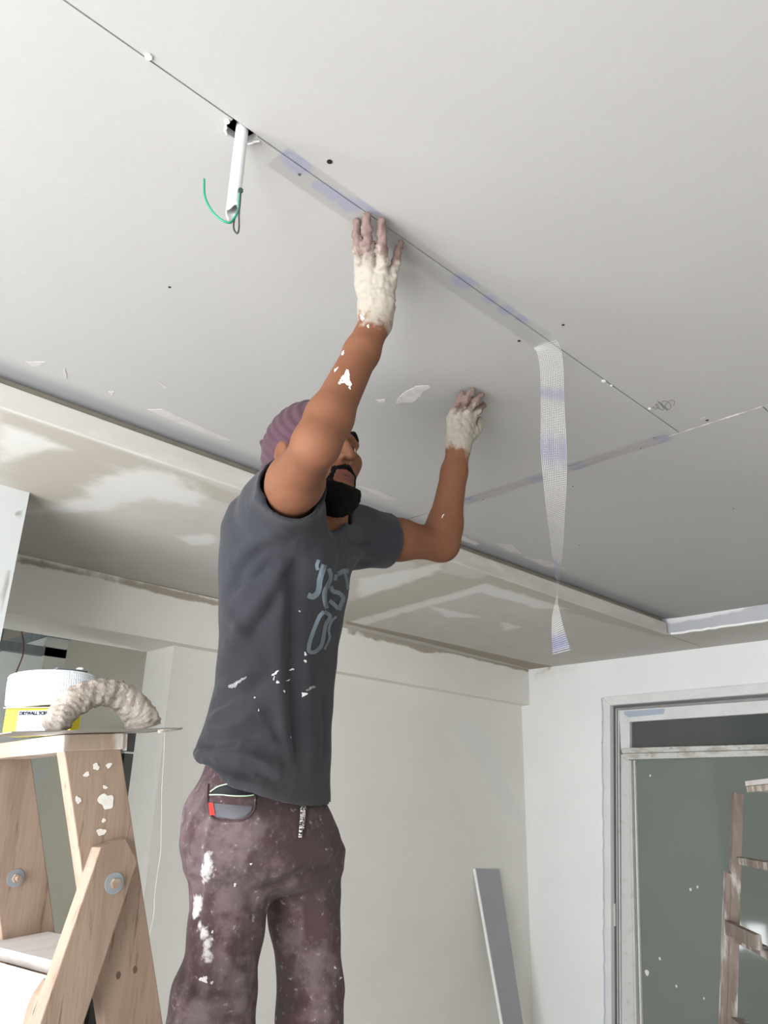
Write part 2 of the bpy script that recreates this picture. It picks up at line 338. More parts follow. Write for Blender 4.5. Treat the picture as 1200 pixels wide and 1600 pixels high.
# transom light
dq('transom_rail', [(967, 1110), (984, 1128), (1500, lny(*T4, 1500)), (1500, lny(*T3, 1500))], XR+.05, .04, m_case, door, .002)
dq('transom_stile', [(967, 1110), (984, 1128), (984, 1168.5), (970, 1170)], XR+.05, .04, m_case, door, .002)
dq('glass_pane', [(982, 1126), (1500, lny(*T4, 1500)-3), (1500, lny(*T5, 1500)+3), (982, 1171)], XR+.075, .008, m_glassd, door)
dq('sill_rail', [(970, 1170), (984, 1168.5), (1500, lny(*T5, 1500)), (1500, lny(*T6, 1500)), (972, 1177)], XR+.035, .05, m_dirty, door, .002)
dq('head_rail', [(972, 1177.6), (1500, lny(*T6, 1500)+.6), (1500, lny(*T7, 1500)), (974, 1187)], XR+.042, .05, m_dirty, door, .002)
dq('sash_stile', [(970, 1178), (983, 1187), side(*S4), side(*S3)], XR+.05, .04, m_sash, door, .002)
for i in range(3):
    a0 = [(S4[k][0]+(S5[k][0]-S4[k][0])*i/3+.5, S4[k][1]+1) for k in (0, 1)]; a1 = [(S4[k][0]+(S5[k][0]-S4[k][0])*(i+1)/3-.2, S4[k][1]+1) for k in (0, 1)]
    dq('glazing_bead', [a0[0], a1[0], side(*a1), side(*a0)], XR+.052+.007*i, .04, [m_sash, m_track, m_case][i], door)
dq('glass_pane', [(990, 1185), (1500, lny(*T7, 1500)-3), (1500, BOT), side((990, 1185), (1001, 1600))], XR+.08, .008, m_glass, door)
dq('blue_label', [(975, 1111.5), (1037, 1107), (1039, 1109), (1036, 1115.5), (982, 1121), (975, 1116)], XR+.0488, .001, mat('blue_grey_label', (172, 180, 196), .6), door)
dq('latch_plate', [(956, 1412), (960.5, 1412), (961, 1447), (957, 1447)], XR+.022, .01, m_sash, door)
for x, y, r in ((1079, 1390, .006), (1090, 1386, .005), (1031, 1498, .006), (1011, 1520, .011), (1057, 1541, .005), (1016, 1212, .005), (1100, 1560, .004)):
    c = on(0, XR+.079, x, y); G().prism([(c[0], c[1]+r*math.cos(t)*(1+.2*math.sin(3*t)), c[2]+1.3*r*math.sin(t)) for t in np.linspace(0, 2*math.pi, 15)[:-1]], (-.001, 0, 0)).build('paint_drop', m_putty, door)
g = G(); V = []                                 # wavering bluish caulk line along the casing
for i in range(60):
    y = 1091+i*14; x = 941+.007*(y-1089)+rng.uniform(-.9, .9); V += [on(0, XR-.0075, x-1.2, y), on(0, XR-.0075, x+1.2, y)]
g.add(V, [(2*i, 2*i+1, 2*i+3, 2*i+2) for i in range(59)]).build('caulk_line', mat('bluish_caulk', (186, 191, 201), .8, var=[(40, (120, 124, 134), .55, .75, .8)]), door)
# ================================================================ on the ceiling
m_dark = mat('screw_black', (44, 42, 42), .5, metal=.4)
def disc(c, r, n, m, name, parent, th=.0006):
    g = G(); g.prism([(c[0]+r*math.cos(2*math.pi*i/n), c[1]+r*math.sin(2*math.pi*i/n), c[2]) for i in range(n)], (0, 0, th)); return g.build(name, m, parent)
for x, y, r in ((515, 253, 3.4), (265, 449, 2.2), (811, 533, 2.6), (880, 508, 2.4), (468, 273, 2.2), (1105, 657, 3), (1022, 684, 2.2), (1001, 701, 2.2), (733, 780, 2.4), (755, 781, 2), (895, 760, 1.8), (906, 852, 1.6), (1146, 795, 1.8), (905, 852, 1.5), (1069, 900, 1.6)):
    p = on(2, ZT-.0008, x, y); b = boards[1] if p[1] > JY and p[0] < JX else boards[0] if p[0] < JX else boards[2] if p[1] > JY2 else boards[3]
    disc(p, r*.0013, 10, m_dark, 'screw', b)
def blob(P, z, m, name, parent, th=.0012, jit=.0015, sub=5):
    """ragged thin smear traced on the ceiling plane"""
    W = [on(2, z, *p) for p in P]; out = []
    for i in range(len(W)):
        a, b = W[i], W[(i+1) % len(W)]
        for k in range(sub): out.append(a+(b-a)*k/sub+np.array([rng.normal(0, jit), rng.normal(0, jit), 0]))
    return G().prism([(p[0], p[1], z) for p in out], (0, 0, th)).build(name, m, parent)
m_smear = mat('dried_putty', (204, 202, 198), .9, var=[(30, (186, 183, 178), .4, .65, .8)]); m_faint = mat('thin_putty', (188, 185, 181), .9, var=[(25, (180, 177, 173), .45, .6, .9)])
z = ZT-.0009
blob([(619, 631), (622, 622), (634, 611), (650, 604), (668, 603), (673, 606), (662, 612), (655, 622), (645, 629), (630, 629)], z, m_smear, 'putty_smear', boards[1])
blob([(588, 626), (600, 624), (602, 628), (592, 629)], z, m_smear, 'putty_smear', boards[1], jit=.001)
for P in ([(98, 578), (102, 575), (104, 592), (100, 588)], [(245, 596), (250, 597), (262, 606), (258, 608)], [(170, 612), (178, 612), (176, 618), (171, 616)], [(230, 640), (255, 640), (300, 660), (365, 690), (340, 685), (280, 662)],
          [(40, 588-22), (70, 566), (62, 572), (48, 572)], [(690, 826), (712, 832), (750, 850), (742, 852), (705, 838)], [(776, 850), (800, 852), (815, 866), (795, 862)], [(820, 870), (860, 878), (885, 890), (850, 885)], [(560, 760), (585, 765), (625, 782), (600, 780)],
          [(1094, 655), (1100, 652), (1103, 653), (1096, 657)]):
    blob(P, z, m_faint, 'putty_smear', boards[1] if on(2, z, *P[0])[0] < JX else boards[2], jit=.0010, sub=4)
m_bead = mat('white_filler', (226, 224, 219), .9)
g = G(); V = []                                        # white torn paper edge on the cross joint
for i, y in enumerate(np.linspace(JY2-.002, JY+.03, 40)):
    ww = .0016+.0009*math.sin(i*.9)+(.003 if 9 < i < 15 else 0); V += [(JX-ww, y, ZT-.0006), (JX+ww, y, ZT-.0006)]
g.add(V, [(2*i, 2*i+1, 2*i+3, 2*i+2) for i in range(39)]).build('joint_filler', m_bead, ceil)
for x, y, r in ((232, 88, .005), (943, 595, .005), (1015, 638, .004), (955, 602, .003), (355, 189, .004)):
    p = on(2, ZT-.001, x, y); disc(p, r, 7, m_bead, 'filler_lump', ceil, -.002)
m_lead = mat('pencil', (96, 94, 92), .7)               # pencil scribble
P = []
for i in range(90):
    t = i/89; P.append(on(2, ZT-.0007, 1019+30*t+6*math.sin(t*34)*min(1, 2.2*t), 637-5*t+7*math.cos(t*29+1)*min(1, 2*t)))
g = G().tube(P, .00045, 4); g.build('pencil_scribble', m_lead, boards[0])

# torn rim of the conduit hole
g = G()
for a, b in (((HX-.024, JY+.012), (HX-.010, JY+.031)), ((HX+.030, JY+.003), (HX+.022, JY+.018))):
    Q = [np.array([a[0]+(b[0]-a[0])*k/5+rng.normal(0, .0015), a[1]+(b[1]-a[1])*k/5+rng.normal(0, .0015), ZT-.002+rng.normal(0, .001)]) for k in range(6)]
    g.tube(Q, [.0008, .0016, .002, .002, .0016, .0008], 6)
g.build('torn_rim', m_bead, boards[1], smooth=True)
# conduit with cut end
m_pvc = mat('white_pvc', (208, 211, 213), .35, spec=.5)
cp = np.array([HX+.003, JY+.0105, 0]); CR = .0092; zb = 2.4235
con = empty('conduit_pipe', (cp[0], cp[1], zb), 'white plastic conduit pipe sticking down through the ceiling joint', 'pipe')
V = []; n = 28; cdir = math.atan2(-cp[1], -cp[0])        # angle that faces the camera side
zs = [2.70]+list(np.linspace(2.47, zb, 8))
for r in (CR, CR-.0016):
    for j, zz in enumerate(zs):
        for k in range(n):
            a = 2*math.pi*k/n; zz2 = zz
            if j == len(zs)-1: zz2 = zb+.005*math.sin(a-cdir+.9)+.003*math.sin(3*a)
            V.append((cp[0]+r*math.cos(a), cp[1]+r*math.sin(a), zz2))
m_ = len(zs); F = []
for s_ in (0, 1):
    for j in range(m_-1):
        for k in range(n):
            q = (s_*m_*n+j*n+k, s_*m_*n+(j+1)*n+k, s_*m_*n+(j+1)*n+(k+1) % n, s_*m_*n+j*n+(k+1) % n); F.append(q if s_ == 0 else q[::-1])
for k in range(n): F.append(((m_-1)*n+k, m_*n+(m_-1)*n+k, m_*n+(m_-1)*n+(k+1) % n, (m_-1)*n+(k+1) % n))
mobj('tube', V, F, m_pvc, con, True)
def cpt(x, y, out=0.0): p = PH(x, y, (cp@FH)-CR-.001-out); return p
hole = cpt(376, 298, -.002)
g = G(); nrm = unit(CAM-hole); nrm[2] *= .2; nrm = unit(nrm); a_ = unit(np.cross(nrm, [0, 0, 1])); b_ = np.cross(nrm, a_)
g.prism([hole+nrm*.0022+(a_*math.cos(t)+b_*math.sin(t))*.0036 for t in np.linspace(0, 2*math.pi, 14)[:-1]], -nrm*.003)
g.build('drilled_hole', mat('hole_dark', (40, 60, 54), .8), con)
m_green = mat('green_insulation', (22, 132, 98), .4); m_blackw = mat('black_insulation', (52, 50, 54), .45)
g = G().tube(spline([cpt(376, 298, -.004), cpt(374, 312, .004), cpt(372, 330, .006), cpt(363, 345, .008), cpt(357, 348, .01), cpt(345, 343, .012), cpt(330, 328, .014), cpt(320, 306, .016), cpt(319, 280, .018)]), .0016, 8)
g.build('green_wire', m_green, con, smooth=True)
g = G().tube(spline([cpt(376.5, 298, -.004), cpt(375.5, 310, .004), cpt(374, 325, .006), cpt(367, 340, .007), cpt(365, 355, .007), cpt(368, 363, .007), cpt(371.5, 364, .008), cpt(373.5, 355, .008), cpt(373.5, 335, .008), cpt(375, 318, .006), cpt(376, 302, .002)]), .00125, 8)
g.build('black_wire', m_blackw, con, smooth=True)

# fibreglass joint tape
m_tape = mat('fibreglass_mesh', (226, 226, 222), .5, attrs=[('stuck', (182, 180, 177), 0, 0, .3), ('lilac', (118, 128, 196), 0, 0, .4, .85)])
m_tapes = mat('stuck_mesh', (196, 192, 188), .8, attrs=[('lilac', (158, 162, 200), 60, .5, .3, .7)])
def meshtape(name, C, S, wdt, nl, step, tw, m, lil, label=None, group=None, twl=None):
    """C: centre line (dense), S: side vectors; threads lengthwise and across"""
    C = np.array(C); S = np.array(S); d = np.r_[0, np.cumsum(np.linalg.norm(np.diff(C, axis=0), axis=1))]; Ltot = d[-1]
    def at(s): return np.array([np.interp(s, d, C[:, i]) for i in range(3)]), unit([np.interp(s, d, S[:, i]) for i in range(3)])
    g = G(); A = []
    ss = np.arange(0, Ltot, step*3)
    for k in range(nl):
        t = (k/(nl-1)-.5)*wdt; P = []; Sd = []
        for s in ss: c, sd = at(s); P.append(c+sd*t); Sd.append(sd)
        g.ribbon(P, Sd, tw); A += [v for s in ss for v in (lil(s, t),)*2]
    for s in np.arange(0, Ltot, step):
        c, sd = at(s); c2, _ = at(min(s+.002, Ltot)); tv = unit(c2-c+1e-9) if s < Ltot-.002 else unit(C[-1]-C[-2])
        P = [c+sd*t for t in np.linspace(-.5, .5, 9)*wdt*1.03]; g.ribbon(P, tv, tw if twl is None else twl); A += [v for t in np.linspace(-.5, .5, 9)*wdt for v in (lil(s, t),)*2]
    st_ = (np.linalg.norm(np.abs(np.array(g.V)[:, 2:]-zt), axis=1) < .001).astype(float)
    o = g.build(name, m, attrs={'lilac': A, 'stuck': st_})
    if label: tag(o, label, 'tape', group)
    return o
zt = ZT-.0012
tp0 = on(2, zt, 442, 236); tp1 = on(2, zt, 858, 541); ty = JY+.010
n = 40; Cn = [np.array([tp0[0]+(tp1[0]-tp0[0])*i/n, ty, zt]) for i in range(n)]; Sn = [np.array([0, 1.0, 0])]*n
pts = [(858, 548, 40), (862, 575, 37), (863, 610, 37), (864, 650, 38), (865, 700, 40), (867, 750, 38), (868, 800, 33), (870, 850, 26), (870, 880, 20), (871, 905, 14), (870, 928, 7), (868, 948, 2), (868, 958, -2), (871, 985, -9), (875, 1006, -15), (877, 1020, -18)]
Ha = Cn[-1]@FH+.012; RH = unit(np.cross(FH, [0, 0, 1])); Hp = []; Hs = []
for i, (x, y, a) in enumerate(pts):
    p = PH(x, y, Ha); dep = (p-CAM)@FW; c = np.clip(a*dep/FPX/.050, -1, 1); th = math.acos(c)
    Hp.append(p); Hs.append(-(RH*math.cos(th)+FH*math.sin(th)))
Hd = spline(Hp, 6); dh = np.r_[0, np.cumsum([np.linalg.norm(Hd[i+1]-Hd[i]) for i in range(len(Hd)-1)])]; py_h = [px(p)[1] for p in Hd]
nst = len(Cn); Cd = Cn+Hd; Sd = Sn+spline(Hs, 6); L0 = tp1[0]-tp0[0]
pat = [((465, 256), .016), ((455, 248), .012), ((500, 292), .010), ((520, 304), .012), ((545, 320), .014), ((585, 325), .013), ((570, 316), .01), ((722, 440), .016), ((745, 438), .012), ((765, 468), .012), ((790, 485), .013), ((815, 498), .011)]
patw = [(on(2, zt, *q), r) for q, r in pat]
def lil_all(s, t):
    if s < L0:
        p = np.array([tp0[0]+s, ty+t]); return min(1, 1.9*max(max(0, 1-np.hypot((p[0]-q[0])*.7, p[1]-q[1])/(1.45*r)) for q, r in patw))
    yy = np.interp(s-L0, dh, py_h); return max(a*math.exp(-((yy-c)/w_)**2) for c, w_, a in ((617, 13, .66), (705, 32, .62), (893, 13, 1.3), (1006, 18, .8)))+.08*math.sin(t*260)
meshtape('joint_tape', Cd, Sd, (.050), 14, .0038, .0005, m_tape, lil_all, 'white and lilac fibreglass mesh tape dangling from the ceiling joint', None, .00058)
ca = on(2, zt, 708, 793); cb = on(2, zt, 1050, 684)
cj = [np.array([JX+.002, ca[1]+(cb[1]-ca[1])*i/30, zt]) for i in range(31)]; sp2 = [on(2, zt, *q)[1] for q in ((738, 783), (835, 748), (905, 730), (1040, 688))]
meshtape('joint_tape', cj, [np.array([1.0, 0, 0])]*31, .046, 16, .0032, .0007, m_tapes, lambda s, t: max(.12, max(max(0, 1.15-abs(ca[1]+(cb[1]-ca[1])*s/(abs(cb[1]-ca[1]))-q)/.035) for q in sp2)), 'lilac smudged mesh tape stuck flat over the cross joint of the ceiling')

# ================================================================ step ladder at the left
m_wood = mat('weathered_wood', (150, 130, 114), .9, var=[(26, (128, 107, 91), .42, .66, .75), (110, (100, 82, 68), .56, .7, .8), (7, (182, 170, 160), .54, .72, .8)], stretch=(1, 1, .1), bump=(160, .3, .002))
m_woodw = mat('plaster_smeared_wood', (160, 142, 127), .85, var=[(22, (156, 132, 112), .42, .66, .7), (9, (226, 222, 216), .47, .62, .9)], stretch=(1, 1, .35), bump=(120, .4, .002))
m_woodp = mat('pale_plank', (214, 208, 204), .85, var=[(16, (190, 180, 172), .45, .7, .7), (60, (150, 132, 118), .62, .74, .6)], stretch=(.3, 1, 1), bump=(140, .25, .002))
m_wash = mat('zinc_washer', (150, 158, 164), .45, metal=.5, var=[(60, (170, 160, 150), .55, .75, .6)])
m_bolt = mat('rusty_bolt', (168, 150, 134), .5, metal=.4, var=[(50, (140, 104, 80), .45, .7, .8)])
def dirv(az, el): a, e = np.radians([az, el]); return np.array([np.cos(a)*np.cos(e), np.sin(a)*np.cos(e), np.sin(e)])
LU = dirv(3, 5); LW = dirv(96, -1.5); LW = unit(LW-LU*(LW@LU)); LN = np.cross(LU, LW); LK = .91; LP = atd(100, 1147, 1.1*LK); LWK = LW*LK
def LQ(x, y, off):                               # pixel -> point of the ladder's side plane
    d = ray(x, y); o = LP+LWK*off; return CAM+d*(((o-CAM)@LW)/(d@LW))
def LC(u, w, n): return LP+(LU*u+LW*w+LN*n)*LK
def down(a, b):                                   # where the line a-b meets the floor
    return a+(b-a)*(a[2]/(a[2]-b[2]))
lad = empty('step_ladder', (*LC(.2, .15, 0)[:2], 0), 'plaster-stained wooden step ladder carrying a trowel and a tape roll', 'ladder')
RW = .29
def rail_poly(o):
    lt, rt = LQ(100, 1172, 0), LQ(189, 1170, 0); lb, rb = LQ(153, 1530, 0), LQ(255, 1600, 0)
    return [p+LWK*o for p in (lt, rt, down(rt, rb), down(lt, lb))]
G().prism(rail_poly(0), LWK*.024).build('rail', m_wood, lad, bevel=.0015)
G().prism(rail_poly(RW), LWK*.024).build('rail', m_wood, lad, bevel=.0015)
c = [LC(0, 0, -.0235), LC(.0925, 0, -.0225), LC(.0925, 0, .0012), LC(0, 0, -.0004)]
G().prism([p-LWK*.001 for p in c], LWK*(RW+.05)).build('top_cap', m_woodw, lad, bevel=.002)
G().prism([LC(.0925, .002, -.024), LC(.099, .002, -.024), LC(.099, .002, .0), LC(.0925, .002, .0)], LWK*.2).build('cap_batten', m_woodw, lad)
def leg_poly(off):
    P = [LQ(*q, off) for q in ((157, 1324), (197, 1310), (216, 1345))]; lo, ro = LQ(62, 1600, off), LQ(131, 1600, off)
    return [P[0], P[1], P[2], down(P[2]+(ro-P[2])*0.0, ro), down(P[0], lo)]
lg = leg_poly(-.026)
near_leg = G().prism(lg, LWK*.0255).build('back_leg', m_wood, lad, bevel=.0015)
G().prism([p+LWK*(RW+.05+.001) for p in lg], LWK*.0255).build('back_leg', m_wood, lad, bevel=.0015)
def bolt(c, d, parent, nut):
    a = unit(np.cross(d, [0, 0, 1])); b = np.cross(d, a); cir = lambda r, n, o=0: [c+(a*math.cos(2*math.pi*k/n)+b*math.sin(2*math.pi*k/n))*r+d*o for k in range(n)]
    G().prism(cir(.0125, 20), d*.0016).build('washer', m_wash, parent)
    G().prism(cir(.0062, 6, .0016), d*.005).build('bolt_nut' if nut else 'bolt_head', m_bolt, parent)
    if nut: G().prism(cir(.0035, 10, .006), d*.008).build('bolt_end', m_bolt, parent)
bolt(LQ(178, 1380, -.026), -LW, near_leg, False)
bolt(LQ(24, 1372, RW), -LW, lad, True)
for q in ((185, 1524), (211, 1515)):
    c = LQ(*q, 0); G().prism([c+(LU*math.cos(k)*.7+LN*math.sin(k))*.0045 for k in np.linspace(0, 2*math.pi, 11)[:-1]], -LWK*.0006).build('nail_hole', mat('rust_hole', (92, 70, 58), .8), lad)
# treads between the rails and boards between the back legs
tn = LQ(22, 1480, RW-.08); t0 = (tn-LP)@LN/LK; u0 = (LQ(140, 1490, .024)-LP)@LU/LK
for k in range(5):
    nn = t0-.27*k; uu = u0-.035+.062*k*1.9
    if (LC(uu, 0, nn))[2] < .1: break
    G().prism([LC(uu, .0245, nn), LC(uu+.105, .0245, nn), LC(uu+.105, .0245, nn-.022), LC(uu+.012, .0245, nn-.022)], LWK*(RW-.0255)).build('tread', m_woodp, lad, bevel=.002)
rb = [LQ(*q, -.0005) for q in ((88, 1528), (78, 1533), (62, 1556), (52, 1580), (45, 1612), (98, 1612), (100, 1545))]
G().prism([p for p in rb], LWK*.02).build('brace_block', m_wood, lad)
tb = LQ(84, 1530, .02); un, vn = (tb-LP)@LU/LK, (tb-LP)@LN/LK
G().prism([LC(un-.005, .0205, vn-.004), LC(un-.002, .0205, vn+.003), LC(un-.055, .0205, vn-.10), LC(un-.062, .0205, vn-.098)], LWK*(RW-.005)).build('back_board', m_woodp, lad, bevel=.001)
G().prism([LC(un-.20, .0, vn-.62), LC(un-.185, .0, vn-.62), LC(un-.205, .0, vn-.70), LC(un-.22, .0, vn-.70)], LWK*(RW+.05)).build('back_board', m_woodp, lad, bevel=.001)
# plaster splats on the near rail
m_splat = mat('plaster_splat', (222, 218, 212), .9, var=[(40, (200, 194, 186), .45, .7, .7)])
def rail_splat(cx, cy, r, n=11, sq=1.0):
    ph = rng.uniform(0, 6.28, 4); rr = lambda t: r*(1+.18*math.sin(2*t+ph[0])+.12*math.sin(3*t+ph[1])+.1*math.sin(5*t+ph[2]))
    P = [LQ(cx+rr(t)*math.cos(t)*sq, cy+rr(t)*math.sin(t), -.0003) for t in np.linspace(0, 2*math.pi, 33)[:-1]]
    G().prism(P, -LWK*.0008).build('plaster_splat', m_splat, lad)
for a in ((166, 1252, 13, 11, .8), (158, 1300, 6), (162, 1282, 3), (164, 1230, 3), (150, 1198, 5), (135, 1210, 4), (170, 1196, 4), (122, 1250, 6, 11, .6)): rail_splat(*a)

# ---- screw box, tape roll and trowel on the cap
m_yel = mat('yellow_carton', (238, 226, 40), .6, var=[(30, (226, 212, 60), .5, .8, .5)])
m_lab = mat('white_label', (196, 200, 205), .6); m_ink = mat('blue_grey_ink', (16, 18, 40), .9, spec=.1)
m_card = mat('brown_card', (176, 164, 152), .9)
BH = .0385
be = dirv(311, 1.5); bd = unit(np.cross([0, 0, 1], be)); bz = np.cross(be, bd); b0 = LC(.036, .056, .0022)   # box frame, origin at the near right corner
def BQ(a, d, z): return b0+(-be*a+bd*d+bz*z)*LK
bx = empty('screw_box', BQ(.05, .02, 0), 'yellow carton with a white printed label under the tape roll', 'box')
G().prism([BQ(0, 0, 0), BQ(.104, 0, 0), BQ(.104, 0, BH), BQ(0, 0, BH)], bd*.03*LK).build('carton', m_yel, bx, bevel=.001)
G().prism([BQ(a, -.0003, z_) for a, z_ in ((.026, .005), (.083, .005), (.083, .0355), (.026, .0355))], -bd*.0005).build('label', m_lab, bx)
G().prism([BQ(-.003, -.003, BH+.0005), BQ(.107, -.003, BH+.0005), BQ(.107, -.003, BH+.0022), BQ(-.003, -.003, BH+.0022)], bd*.036*LK).build('lid', m_card, bx)
def text_mesh(txt, size):
    cu = bpy.data.curves.new('txt', 'FONT'); cu.body = txt; cu.size = size; cu.offset = size*.045; cu.resolution_u = 2; o = bpy.data.objects.new('txt', cu); col.objects.link(o)
    dg = bpy.context.evaluated_depsgraph_get(); me = bpy.data.meshes.new_from_object(o.evaluated_get(dg)); V = [tuple(v.co) for v in me.vertices]; F = [tuple(p.vertices) for p in me.polygons]
    bpy.data.objects.remove(o); bpy.data.curves.remove(cu); bpy.data.meshes.remove(me); return np.array(V), F
V, F = text_mesh('DRYWALL SCREWS', .0085); V = V[:, :2]-V[:, :2].min(0); V *= np.array([.053/V[:, 0].max(), .0056/V[:, 1].max()])
mobj('lettering', [BQ(.081-a, -.0016, .0288+b) for a, b in V], F, m_ink, bx)
# roll
m_roll = mat('mesh_tape_roll', (240, 243, 246), .6)
nt = m_roll.node_tree; tcn = nt.nodes.new('ShaderNodeAttribute'); tcn.attribute_name = 'ang'; mth = nt.nodes.new('ShaderNodeMath'); mth.operation = 'SINE'
nt.links.new(tcn.outputs['Fac'], mth.inputs[0]); bp_ = nt.nodes.new('ShaderNodeBump'); bp_.inputs['Strength'].default_value = .8; bp_.inputs['Distance'].default_value = .001
nt.links.new(mth.outputs[0], bp_.inputs['Height']); nt.links.new(bp_.outputs[0], nt.nodes['Principled BSDF'].inputs['Normal'])
rc = BQ(.045, .018, BH+.0028); RN = unit(bz+be*(-.05)); ra = unit(LU-RN*(LU@RN)); rb_ = np.cross(RN, ra)
roll = empty('tape_roll', rc, 'white roll of fibreglass mesh tape on the yellow carton', 'tape roll')
prof = [(a*LK, b*LK) for a, b in ((.024, .001), (.058, .001), (.0615, .004), (.0625, .02), (.0622, .038), (.0605, .0465), (.058, .048), (.0255, .048), (.024, .046))]
V = []; A = []; n = 96
for r_, h_ in prof:
    for k in range(n):
        t = 2*math.pi*k/n; rr = r_*(1+.004*math.sin(3*t)); V.append(rc+ra*rr*math.cos(t)+rb_*rr*math.sin(t)+RN*h_); A.append(0)
F = [(j*n+k, j*n+(k+1) % n, ((j+1) % 9)*n+(k+1) % n, ((j+1) % 9)*n+k) for j in range(9) for k in range(n)]
mobj('wound_tape', V, F, m_roll, roll, True)
g = G()
for k in range(110):                                   # raised cross threads on the winding
    t = 2*math.pi*k/110; g.tube([rc+(ra*math.cos(t)+rb_*math.sin(t))*r_*(1+.004*math.sin(3*t))+RN*h_ for r_, h_ in prof[2:6]], .0007, 4, False)
for h_ in np.linspace(.006, .044, 9)*LK: g.tube([rc+(ra*math.cos(t)+rb_*math.sin(t))*.0624*LK*(1+.004*math.sin(3*t))+RN*h_ for t in np.linspace(0, 2*math.pi, 73)], .0005, 4, False)
o = g.build('mesh_threads', mat('mesh_thread', (214, 220, 228), .6), roll); o['kind'] = 'stuff'
V = []
for r_, h_ in ((.0215, .0015), (.0238, .0015), (.0238, .0495), (.0215, .0495)):
    V += [rc+((ra*math.cos(2*math.pi*k/32)+rb_*math.sin(2*math.pi*k/32))*r_+RN*h_)*LK for k in range(32)]
mobj('card_core', V, [(j*32+k, j*32+(k+1) % 32, ((j+1) % 4)*32+(k+1) % 32, ((j+1) % 4)*32+k) for j in range(4) for k in range(32)], m_card, roll, True)
m_liner = mat('grey_liner', (120, 122, 128), .7, var=[(40, (190, 186, 180), .5, .7, .8)])
def rp(a, b, h): return rc+(ra*a+rb_*b+RN*h)*LK
G().prism([rp(-.02, -.055, .050), rp(.03, -.05, .0505), rp(.05, -.01, .0515), rp(.03, .03, .0515), rp(-.01, .02, .0505)], RN*.0012).build('liner_flap', m_liner, roll)
g = G(); Pq = [rp(.02+.003*math.sin(k), -.052+.016*k, .0535+.0015*math.sin(2*k)) for k in range(5)]; g.tube(Pq, [.0015, .003, .0026, .003, .0012], 6); g.build('crumpled_edge', m_splat, roll, smooth=True)

# trowel
TR0 = LC(.045, .03, .003)
tro = empty('plaster_trowel', TR0, 'steel plaster trowel with an arched handle caked in dry plaster', 'trowel')
m_steel = mat('stained_steel', (150, 146, 140), .45, metal=.7, var=[(20, (186, 182, 174), .45, .7, .8)])
tw0 = -.058
bl, brr = LQ(18, 1145, tw0), LQ(286, 1138.5, tw0)
tu = unit(brr-bl); tlen = np.linalg.norm(brr-bl); tz = unit(np.cross(tu, LW)); tz = tz if tz[2] > 0 else -tz
off = .0022-min(((LP+LU*0.0-bl)@tz)*-1, 0)
G().prism([bl, brr, brr+LWK*.098, bl+LWK*.098], tz*.0016).build('blade', m_steel, tro)
hc = LQ(160, 1143, tw0+.048); hw, hh = .074, .056
Pq = []; Rq = []
arc = [(-.088, .004, .008), (-.078, .012, .0125), (-.066, .026, .0135), (-.050, .041, .0145), (-.028, .051, .0140), (-.004, .055, .0138), (.022, .052, .0142), (.042, .043, .0152), (.060, .028, .0165), (.070, .014, .0180), (.073, .004, .018)]
g = G(); Pc = spline([hc+(tu*a*.9+tz*b)*LK for a, b, _ in arc], 10); Rr = np.interp(np.linspace(0, 1, len(Pc)), np.linspace(0, 1, 11), [a[2]*1.42*LK for a in arc])
g.tube(Pc, list(Rr), 26)
V = np.array(g.V); cen = np.repeat(np.array(Pc), 26, axis=0); dirn = V-cen; dirn /= np.linalg.norm(dirn, axis=1)[:, None]+1e-9
hsh = np.sin(V[:, 0]*310+V[:, 1]*170)*np.sin(V[:, 1]*260+V[:, 2]*390)*np.cos(V[:, 2]*330+V[:, 0]*140); hs2 = np.sin(V[:, 0]*690+3)*np.sin(V[:, 1]*730+1)*np.sin(V[:, 2]*810)
V = V+dirn*(hsh*.0026+hs2*.0012+rng.normal(0, .0004, len(V)))[:, None]
m_cake = mat('caked_plaster', (172, 163, 153), .95, var=[(60, (140, 130, 119), .42, .62, .85), (160, (194, 187, 178), .5, .7, .6)], bump=(220, .7, .003))
base_ = bl@tz+.0014
V = np.array([v+tz*max(0, base_-v@tz) for v in V])
mobj('handle', V, g.F, m_cake, tro, True)
g = G(); pe_ = [LQ(x, y, tw0) for x, y in ((248, 1143), (258, 1141), (270, 1140.5), (284, 1139))]; g.tube(pe_, [.003, .0022, .0015, .0008], 6); g.build('plaster_crust', m_cake, tro, smooth=True)

# loose thread
tag(G().tube(spline([LQ(*q, tw0-.002) for q in ((257, 1141), (256, 1180), (253, 1230), (252, 1290), (251, 1330), (247, 1358), (242, 1395), (240, 1430), (233, 1462))], 6), .0002, 5).build('loose_thread', mat('pale_thread', (196, 194, 186), .8)), 'thin pale plaster thread hanging from the trowel tip', 'thread')

# ================================================================ second ladder by the glazed door
W2 = dirv(218, 0); U2 = dirv(308, 0); R0 = atd(1148, 1237, 2.95)
def RQ(x, y, off=0):
    d = ray(x, y); o = R0+W2*off; return CAM+d*(((o-CAM)@W2)/(d@W2))
m_wood2 = mat('paint_splashed_wood', (132, 119, 109), .85, var=[(20, (104, 92, 82), .42, .66, .7), (16, (196, 192, 187), .52, .66, .85)], stretch=(1, 1, .25), bump=(120, .3, .002))
ra0 = RQ(1145, 1238); lad2 = empty('step_ladder', (ra0[0], ra0[1], 0), 'paint-splashed wooden ladder standing before the glazed door', 'ladder')
def rail2(P, off, th, ins=0):
    a, b, c_, d_ = [RQ(*q, 0) for q in P]; Q = [a, b, down(b, c_), down(a, d_)]; return G().prism([q+W2*off for q in Q], -W2*th).build('rail', m_wood2, lad2, bevel=.002)
PA = ((1147, 1238), (1162, 1241), (1152, 1600), (1136, 1600)); PB = ((1135, 1362), (1143, 1366), (1136, 1600), (1127, 1600))
rail2(PA, 0, .035); rail2(PA, .47, .035); rail2(PB, .0, .04); rail2(PB, .58, .04)
